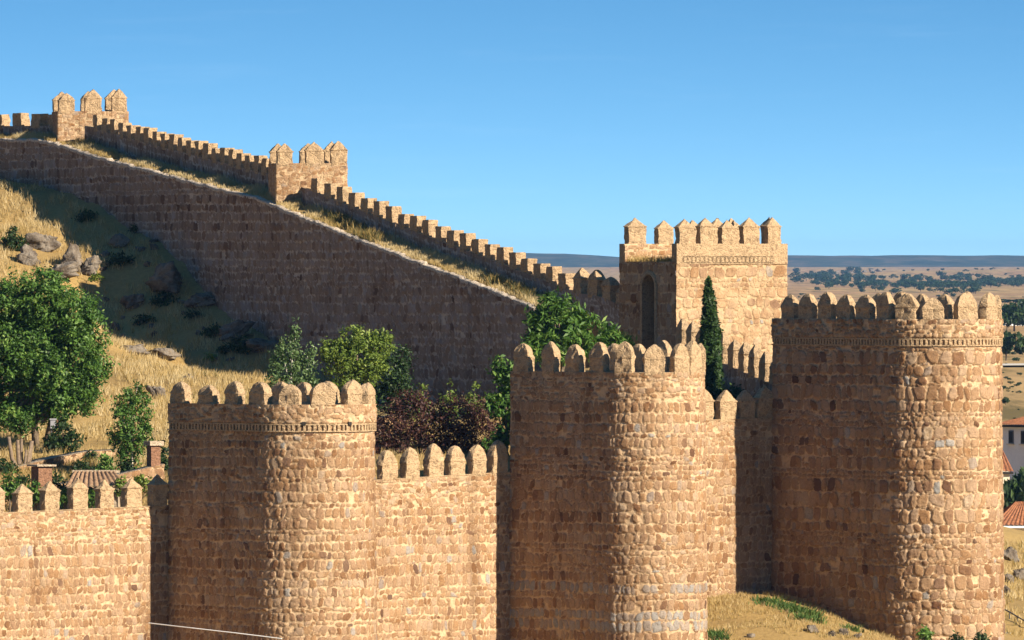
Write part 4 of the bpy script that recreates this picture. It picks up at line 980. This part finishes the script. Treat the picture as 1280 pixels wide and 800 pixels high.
for i in range(285):
    px = rg.uniform(986, 1290)
    # belt thins out in gaps as in the photograph
    if px < 1225:
        c = 351 + (px - 1000) * .042 + rg.gauss(0, 5.2)
        if px < 1015 and rg.random() < .55: continue
    else:
        c = 354.5 + rg.gauss(0, 1.8)
        if 1208 < px < 1222: continue
    Y = float(np.interp(c, [341, 346, 352, 358, 364, 372], [9000, 7600, 6400, 5300, 4500, 3800])); s_ = rg.uniform(.7, 1.25)
    far_tree(px, c, Y, 10 * s_, 7.6 * s_, k, 'small dark pine in the scattered belt on the far plain', group='pines on the far plain'); k += 1
for i in range(60):
    px = rg.uniform(990, 1290); c = rg.uniform(339, 347) if rg.random() < .5 else rg.uniform(366, 384)
    Y = float(np.interp(c, [338, 346, 352, 358, 364, 372, 384], [9800, 7600, 6400, 5300, 4500, 3600, 2700])); s_ = rg.uniform(.5, 1.)
    far_tree(px, c, Y, 6 * s_, 4.2 * s_, k, 'low dark scrub oak dotted over the far dry fields', 'bush', 'scrub on the far fields', 'scrub_bush'); k += 1
for i in range(34):
    rr_ = random.Random(60 + i); px_ = rr_.uniform(1250, 1300); py_ = rr_.uniform(428, 508); Yb = float(np.interp(py_, [400, 430, 460, 480, 500, 520], [2100, 1450, 1130, 1000, 930, 870])); q_ = rr_.uniform(.5, 1.3)
    far_tree(px_, py_, Yb, 7 * q_, 4.5 * q_, i, 'low dry scrub bush on the brown field beyond the houses', 'bush', 'scrub on the field beyond the houses', 'scrub_bush')
GT = [far_tree_mesh(540 + k_, 'leafd', 900, 7) for k_ in range(3)]
for i, (px, py, Y, w_, h_, lab) in enumerate([(1259, 424, 1750, 34, 34, 'dark bushy tree below the far red roof, beside the right round tower'), (1282, 424, 1760, 36, 36, 'dark bushy tree below the far red roof, cut by the right edge'), (1268, 422, 1790, 30, 36, 'dark tree standing between two others below the far red roof'),
        (1258, 452, 1230, 26, 36, 'small round tree standing alone by the far pale path'), (1284, 447, 1250, 24, 26, 'dark bush at the right edge by the far pale path'), (1257, 505, 960, 8, 10, 'small dark bush just above the upper house roof'), (1278, 372, 3000, 30, 8, 'low dark hedge clump on the far field at the right edge')]):
    far_tree(px, py, Y, w_, h_, i, lab, 'tree' if i < 4 else 'bush', None, 'round_tree' if i < 4 else 'bush', GT)

# ------------------------------------------------------------------ houses and small things
def tiled_roof(parent, a, b, c, d_, mat, rib=.22, amp=.05, name='roof'):
    """roof slope: ridge a->b, eave d->c (3d points); ribs run from ridge to eave"""
    a, b, c, d_ = (np.array(v, float) for v in (a, b, c, d_)); L = max(np.linalg.norm(b - a), np.linalg.norm(c - d_)); n = int(L / rib * 6) + 1; m = max(6, int(np.linalg.norm(d_ - a) / .12))
    s = np.linspace(0, 1, n)[:, None, None]; t = np.linspace(0, 1, m)[None, :, None]
    Q = (a + (b - a) * s) * (1 - t) + (d_ + (c - d_) * s) * t
    nn = np.cross(b - a, d_ - a); nn /= np.linalg.norm(nn); nn = nn if nn[2] > 0 else -nn
    h = amp * np.abs(np.sin(np.pi * s[..., 0] * L / rib)) ** .7 + .03 * (1 - ((t[..., 0] * np.linalg.norm(d_ - a) / .36) % 1.0)) * .6 + .02 * fbm(s[..., 0] * 20, t[..., 0] * 9, 3)
    Q = Q + nn * h[..., None]
    return mesh_obj(name, Q.reshape(-1, 3), grid_faces(n, m), M[mat], parent)
def box_part(name, mat, parent, c, size, rz=0.):
    b = MB(); ca, sa = math.cos(rz), math.sin(rz); b.box(c, (ca, sa, 0), (-sa, ca, 0), (0, 0, 1), size[0] / 2, size[1] / 2, size[2] / 2); return b.build(name, M[mat], parent)
def house(label, x0, x1, Y0, Y1, zb, ze, zr, wall, roof, ov=.5, windows=(), band=None, rot=0.):
    H = thing('house', label, 'house'); cx = (x0 + x1) / 2
    box_part('wall', wall, H, (cx, (Y0 + Y1) / 2, (zb + ze) / 2), (x1 - x0, Y1 - Y0, ze - zb))
    ym = (Y0 + Y1) / 2; hip = min((x1 - x0) / 2 * .8, (Y1 - Y0) / 2)
    r0, r1 = (x0 - ov + hip, ym, zr), (x1 + ov - hip, ym, zr); e = [(x0 - ov, Y0 - ov, ze), (x1 + ov, Y0 - ov, ze), (x1 + ov, Y1 + ov, ze), (x0 - ov, Y1 + ov, ze)]
    tiled_roof(H, r0, r1, e[1], e[0], roof, .3, .08); tiled_roof(H, r1, r0, e[3], e[2], roof, .3, .08)
    tiled_roof(H, r0, r0, e[0], e[3], roof, .3, .08); tiled_roof(H, r1, r1, e[2], e[1], roof, .3, .08)
    box_part('eave', 'whitepaint' if band else 'dark', H, (cx, ym, ze - .08), (x1 - x0 + 2 * ov - .1, Y1 - Y0 + 2 * ov - .1, .14))
    for (wx, wz, ww, wh) in windows:
        w = box_part('window', 'metal', H, (wx, Y0 - .03, wz), (ww, .1, wh))
        box_part('pane', 'dark', w, (wx, Y0 - .09, wz), (ww - .2, .04, wh - .2)); box_part('sill', 'cream', w, (wx, Y0 - .1, wz - wh / 2 - .06), (ww + .2, .2, .1))
    H.rotation_euler = (0, 0, rot); ca, sa = math.cos(rot), math.sin(rot); H.location = (x0 - (ca * x0 - sa * Y0), Y0 - (sa * x0 + ca * Y0), 0)
    return H
Yh = 740; zz = lambda py, Y: PZ(py, Y)
house('white house with brown tiled roof and a small window beside the right tower', PX(1252.5, Yh), PX(1350, Yh), Yh, Yh + 8, zz(600, Yh), zz(531, Yh), zz(511, Yh), 'plaster', 'tile', .45, [(PX(1271.5, Yh), zz(546, Yh), .55, 1.0), (PX(1296, Yh), zz(546, Yh), .55, 1.0)], rot=-.95)
Yh = 690; house('low annex with a ribbed terracotta roof below the white house', PX(1236, Yh), PX(1262, Yh), Yh, Yh + 6, zz(640, Yh), zz(590, Yh), zz(565, Yh), 'cream', 'tile', .3)
Yh = 640; house('cream house with orange tiled roof and a white dentil eave at the right edge', PX(1246, Yh), PX(1330, Yh), Yh, Yh + 7, zz(700, Yh), zz(657, Yh), zz(630, Yh), 'cream', 'tile', .4, [], True)
Yh = 1950; house('tiny far house with a red roof among dark trees', PX(1256, Yh), PX(1300, Yh), Yh, Yh + 9, zz(410, Yh), zz(393, Yh), zz(383.5, Yh), 'plaster', 'tile', .4, [(PX(1266, Yh), zz(398, Yh), 1.0, 1.2)])
LT = [far_tree_mesh(560 + k_, 'leafd', 2200, 9) for k_ in range(1)]
far_tree(1278, 640, 668, 46, 78, 0, 'large dark tree in front of the white house at the right edge', 'tree', None, 'round_tree', LT)
far_tree(1258, 640, 672, 24, 60, 0, 'dark slender tree between the white house and the cream house', 'tree', None, 'round_tree', LT)
# far path
def ribbon(name, pts_, w, mat, dz=.05):
    pts_ = np.array(pts_, float); d_ = np.gradient(pts_, axis=0); d_ /= np.linalg.norm(d_, axis=1)[:, None]; nn = np.stack([-d_[:, 1], d_[:, 0]], 1)
    Lx = [pts_ + nn * w / 2, pts_ - nn * w / 2]; return tag(mesh_obj(name, np.array([np.c_[l_, ground_z(l_[:, 0], l_[:, 1]) + dz] for l_ in Lx]).reshape(-1, 3), grid_faces(2, len(pts_)), M[mat]), kind='structure')
ribbon('far_path', [(PX(p_, 1160), 1160 + (p_ - 1240) * .1) for p_ in np.linspace(1100, 1500, 30)], 14, 'asphalt', .25)
ribbon('footpath', [(PX(1251, 412.5), 412.5), (PX(1262, 411.8), 411.8), (PX(1276, 410.5), 410.5), (PX(1300, 409), 409)], 1.0, 'asphalt', .06)
rl = thing('railing', 'thin dark metal railing beside the footpath at the right edge', 'railing')
tops = [P(1252, 760, 416.5), P(1262, 765, 415.5), P(1272, 771, 414.5), P(1284, 778, 413.3)]
b = MB(); b.tube(tops, .03, 6); b.build('rail', M['metal'], rl)
b = MB(); b.tube([t_ - (0, 0, .4) for t_ in tops], .02, 6); b.build('rail', M['metal'], rl)
for t_ in tops: b = MB(); b.tube([t_ + (0, 0, .02), (t_[0], t_[1], float(ground_z(t_[:1], t_[1:2])[0]) - .1)], .03, 6); b.build('post', M['metal'], rl)
# tiled shed behind the left wall
sh = thing('tiled_shed', 'low shed with an old tiled roof right behind the sunlit left wall', 'shed')
Y0 = 385.2; x0, x1 = PX(84, Y0), PX(150, Y0); ze_, zr_ = PZ(611, Y0), PZ(591, Y0 + 2.2)
box_part('wall', 'coping', sh, ((x0 + x1) / 2, Y0 + 2.3, (ze_ - 13.) / 2 - .03), (x1 - x0 - .2, 4., ze_ + 13. - .05))
sk = .35
tiled_roof(sh, (x0 + .35 - .2, Y0 + 2.2, zr_), (x1 - .3 , Y0 + 2.2, zr_), (x1 + sk, Y0, ze_), (x0 + sk - .5, Y0, ze_), 'oldtile', .24, .09)
tiled_roof(sh, (x1 - .3, Y0 + 2.2, zr_), (x0 + .15, Y0 + 2.2, zr_), (x0 - .1, Y0 + 4.5, ze_), (x1 + .2, Y0 + 4.5, ze_), 'oldtile', .2, .05)
box_part('ridge', 'coping', sh, ((x0 + x1) / 2, Y0 + 2.2, zr_ + .05), (x1 - x0 - .2, .2, .12))
ch = thing('brick_chimney', 'square brick chimney with a slab cap left of the tiled shed', 'chimney'); c = P(52, 591, 388)
box_part('stack', 'brick', ch, (c[0], c[1], c[2] - .9), (.62, .62, 2.3), .55); box_part('cap', 'coping', ch, (c[0], c[1], c[2] + .30), (.88, .88, .07), .55)
gp_ = thing('gate_pillar', 'brick gate pillar with a pale cap beside the left round tower', 'pillar'); c = P(192, 567, 391)
box_part('shaft', 'brick', gp_, (c[0], c[1], c[2] - .6), (.42, .42, 1.9), .5); box_part('cap', 'coping', gp_, (c[0], c[1], c[2] + .42), (.62, .62, .18), .5)
# garden wall of pale rubble
def rubble_wall(label, pp, Yp, zt, hgt, seed, name='garden_wall'):
    W = thing(name, label, 'wall'); A_ = np.array([[PX(p_, y_), y_] for p_, y_ in zip(pp, Yp)]); s_ = sample(A_, .06); uu = arclen(s_); zz_ = np.interp(np.linspace(0, 1, len(s_)), np.linspace(0, 1, len(zt)), zt) + .05 * fbm(uu * 2, 0, seed)
    d_ = np.gradient(s_, axis=0); d_ /= np.linalg.norm(d_, axis=1)[:, None]; nn = np.stack([d_[:, 1], -d_[:, 0]], 1)
    masonry('wall_face', W, s_, nn, uu, zz_, zz_ - hgt, .06, seed, .07, None, hr=(.22, .4), wr=(.25, .5))
    sweep('wall_top', [np.c_[s_ + nn * .05, zz_], np.c_[s_ - nn * .4, zz_ + .03], np.c_[s_ - nn * .4, zz_ - hgt]], 'coping', W); return W
rubble_wall('pale rubble garden wall behind the tiled shed, running up to the sapling', [16, 60, 132, 150], [393, 395, 397.5, 398.5], [PZ(585, 393), PZ(574, 395), PZ(564, 397.5), PZ(562, 398.5)], 1.5, 131)
rubble_wall('broken rubble wall behind the merlons between chimney and gate pillar', [-10, 60, 140, 205], [387.5, 388.8, 389.8, 391], [PZ(618, 387.5), PZ(607, 388.8), PZ(596, 389.8), PZ(580, 391)], 2.6, 133)
rubble_wall('short pale rubble wall behind the right edge of the left round tower', [455, 500], [397, 398.5], [PZ(523, 397), PZ(520, 398.5)], 3., 135)
# lamp post
lp = thing('lamp_post', 'thin lamp post with a pale lantern on the sunny slope under the big tree', 'street lamp'); c = P(66.5, 530, 400); g_ = float(ground_z(c[:1], c[1:2])[0])
b = MB(); b.tube([(c[0] - .08, c[1], g_ - .2), (c[0] - .08, c[1], c[2] + .1)], .035, 8); b.build('pole', M['metal'], lp)
b = MB(); b.box(c, (1, 0, 0), (0, 1, 0), (0, 0, 1), .11, .11, .18); b.box(c + (0, 0, .2), (1, 0, 0), (0, 1, 0), (0, 0, 1), .14, .14, .03); b.build('lantern', M['screen'], lp)
b = MB(); b.box(c + (.2, -.0, -.0), (1, 0, 0), (0, 1, 0), (0, 0, 1), .085, .10, .17); b.build('lantern_door', M['brick'], lp)
# pollard
b = MB(); c0 = P(26, 590, 394); g_ = float(ground_z(c0[:1], c0[1:2])[0]); c0[2] = g_ - .3
for (px, py, r0) in [(11, 546, .07), (22, 550, .07), (27, 549, .06), (40, 551, .08), (33, 562, .06)]:
    e = P(px, py, 394 + random.uniform(-.3, .3)); m_ = (c0 + e) / 2 + np.array([(e[0] - c0[0]) * .25, 0, -.1]); b.tube([c0, m_, e], [.13, r0 * 1.2, r0], 7)
tag(b.build('pollard_tree', M['wood'], None, True), 'bare pollarded tree with cut upright limbs under the big tree', 'tree', kind='thing')
# cable
b = MB(); e0 = P(150, 775, 368.0); e1 = P(346, 797.5, 367.0)
pp = [P(186, 778.8, 371.0), P(240, 785, 369.6), P(295, 791.3, 368.6), P(352, 798.3, 367.7)]
b.tube(pp, .022, 6); tag(b.build('cable', M['cable'], None), 'thin white cable strung from the left wall across the foot of the left tower', 'cable', kind='thing')
# stick on the ledge
i = int(np.argmin(abs(IW['pe'] - 468))); q = IW['par'][i] + HA['n'] * .35; z = IW['zl'][i]
b = MB(); b.tube([(q[0], q[1], z - .1), (q[0] + .01, q[1], z + .95)], .025, 6); tag(b.build('wooden_stake', M['wood'], None), 'thin wooden stake standing in the grass on the wall ledge', 'stake', kind='thing')

# ------------------------------------------------------------------ haze
b = MB(); b.box((0, 8100, 3.0), (1, 0, 0), (0, 1, 0), (0, 0, 1), 9600, 8700, 34.)
m = bpy.data.materials.new('haze_air'); m.use_nodes = True; n_ = m.node_tree.nodes; n_.clear()
out = n_.new('ShaderNodeOutputMaterial'); vol = n_.new('ShaderNodeVolumePrincipled'); vol.inputs['Density'].default_value = 2.9e-5; vol.inputs['Color'].default_value = (.24, .52, 1., 1)
m.node_tree.links.new(vol.outputs[0], out.inputs['Volume'])
tag(b.build('haze', m, None), kind='stuff')

# ------------------------------------------------------------------ sky, sun, camera
w = bpy.data.worlds.new('World'); S.world = w; w.use_nodes = True; n_ = w.node_tree.nodes; l_ = w.node_tree.links
sky = n_.new('ShaderNodeTexSky'); sky.sky_type = 'NISHITA'; sky.sun_disc = False; sky.sun_elevation = ELEV
sky.sun_rotation = math.atan2(SUN[0], SUN[1]); sky.altitude = 1100; sky.air_density = 1.0; sky.dust_density = .3; sky.ozone_density = 2.5
tc = n_.new('ShaderNodeTexCoord'); sx = n_.new('ShaderNodeSeparateXYZ'); cx = n_.new('ShaderNodeCombineXYZ')
l_.new(tc.outputs['Generated'], sx.inputs[0])
# the band just over the horizon is very narrow in this long-lens view: take the sky a little higher up so it keeps its clear blue
zz_ = math_(n_, l_, 'ADD', math_(n_, l_, 'MULTIPLY', sx.outputs[2], 7.), .095)
zz_ = math_(n_, l_, 'MAXIMUM', zz_, .095)
l_.new(sx.outputs[0], cx.inputs[0]); l_.new(sx.outputs[1], cx.inputs[1]); l_.new(zz_, cx.inputs[2])
nv = n_.new('ShaderNodeVectorMath'); nv.operation = 'NORMALIZE'; l_.new(cx.outputs[0], nv.inputs[0]); l_.new(nv.outputs[0], sky.inputs['Vector'])
hs = n_.new('ShaderNodeHueSaturation'); hs.inputs['Saturation'].default_value = 1.25; hs.inputs['Hue'].default_value = .490; l_.new(sky.outputs[0], hs.inputs['Color'])
mpc = n_.new('ShaderNodeMapping'); mpc.inputs['Scale'].default_value = (14, 14, 160); l_.new(tc.outputs['Generated'], mpc.inputs[0])
cl_ = maprange(n_, l_, noise(n_, l_, 3., mpc.outputs[0], 6, .6), .52, .82, 0., .035)
l_.new(mix(n_, l_, cl_, hs.outputs[0], (6.5, 7.6, 8.6)), n_['Background'].inputs[0]); n_['Background'].inputs[1].default_value = .081

sl = bpy.data.lights.new('sun', 'SUN'); sl.energy = 5.0; sl.angle = math.radians(.53); sl.color = (1., .87, .69)
so = bpy.data.objects.new('sun', sl); COL.objects.link(so); so.rotation_euler = Vector(-SUN).to_track_quat('-Z', 'Y').to_euler(); so.location = (200, 100, 300)

cam = bpy.data.cameras.new('camera'); cam.sensor_width = 36; cam.lens = 36 * F / 1280; cam.shift_y = -(400 - HY) / 1280
cam.clip_start = 1; cam.clip_end = 60000
co = bpy.data.objects.new('camera', cam); COL.objects.link(co); co.location = (0, 0, 0); co.rotation_euler = (math.pi / 2, 0, 0); S.camera = co
S.view_settings.view_transform = 'Standard'; S.view_settings.look = 'None'; S.view_settings.exposure = 1.10; S.view_settings.gamma = 1
S.view_settings.use_curve_mapping = False
S.cycles.max_bounces = 6; S.cycles.diffuse_bounces = 3; S.cycles.volume_bounces = 0; S.cycles.transparent_max_bounces = 4
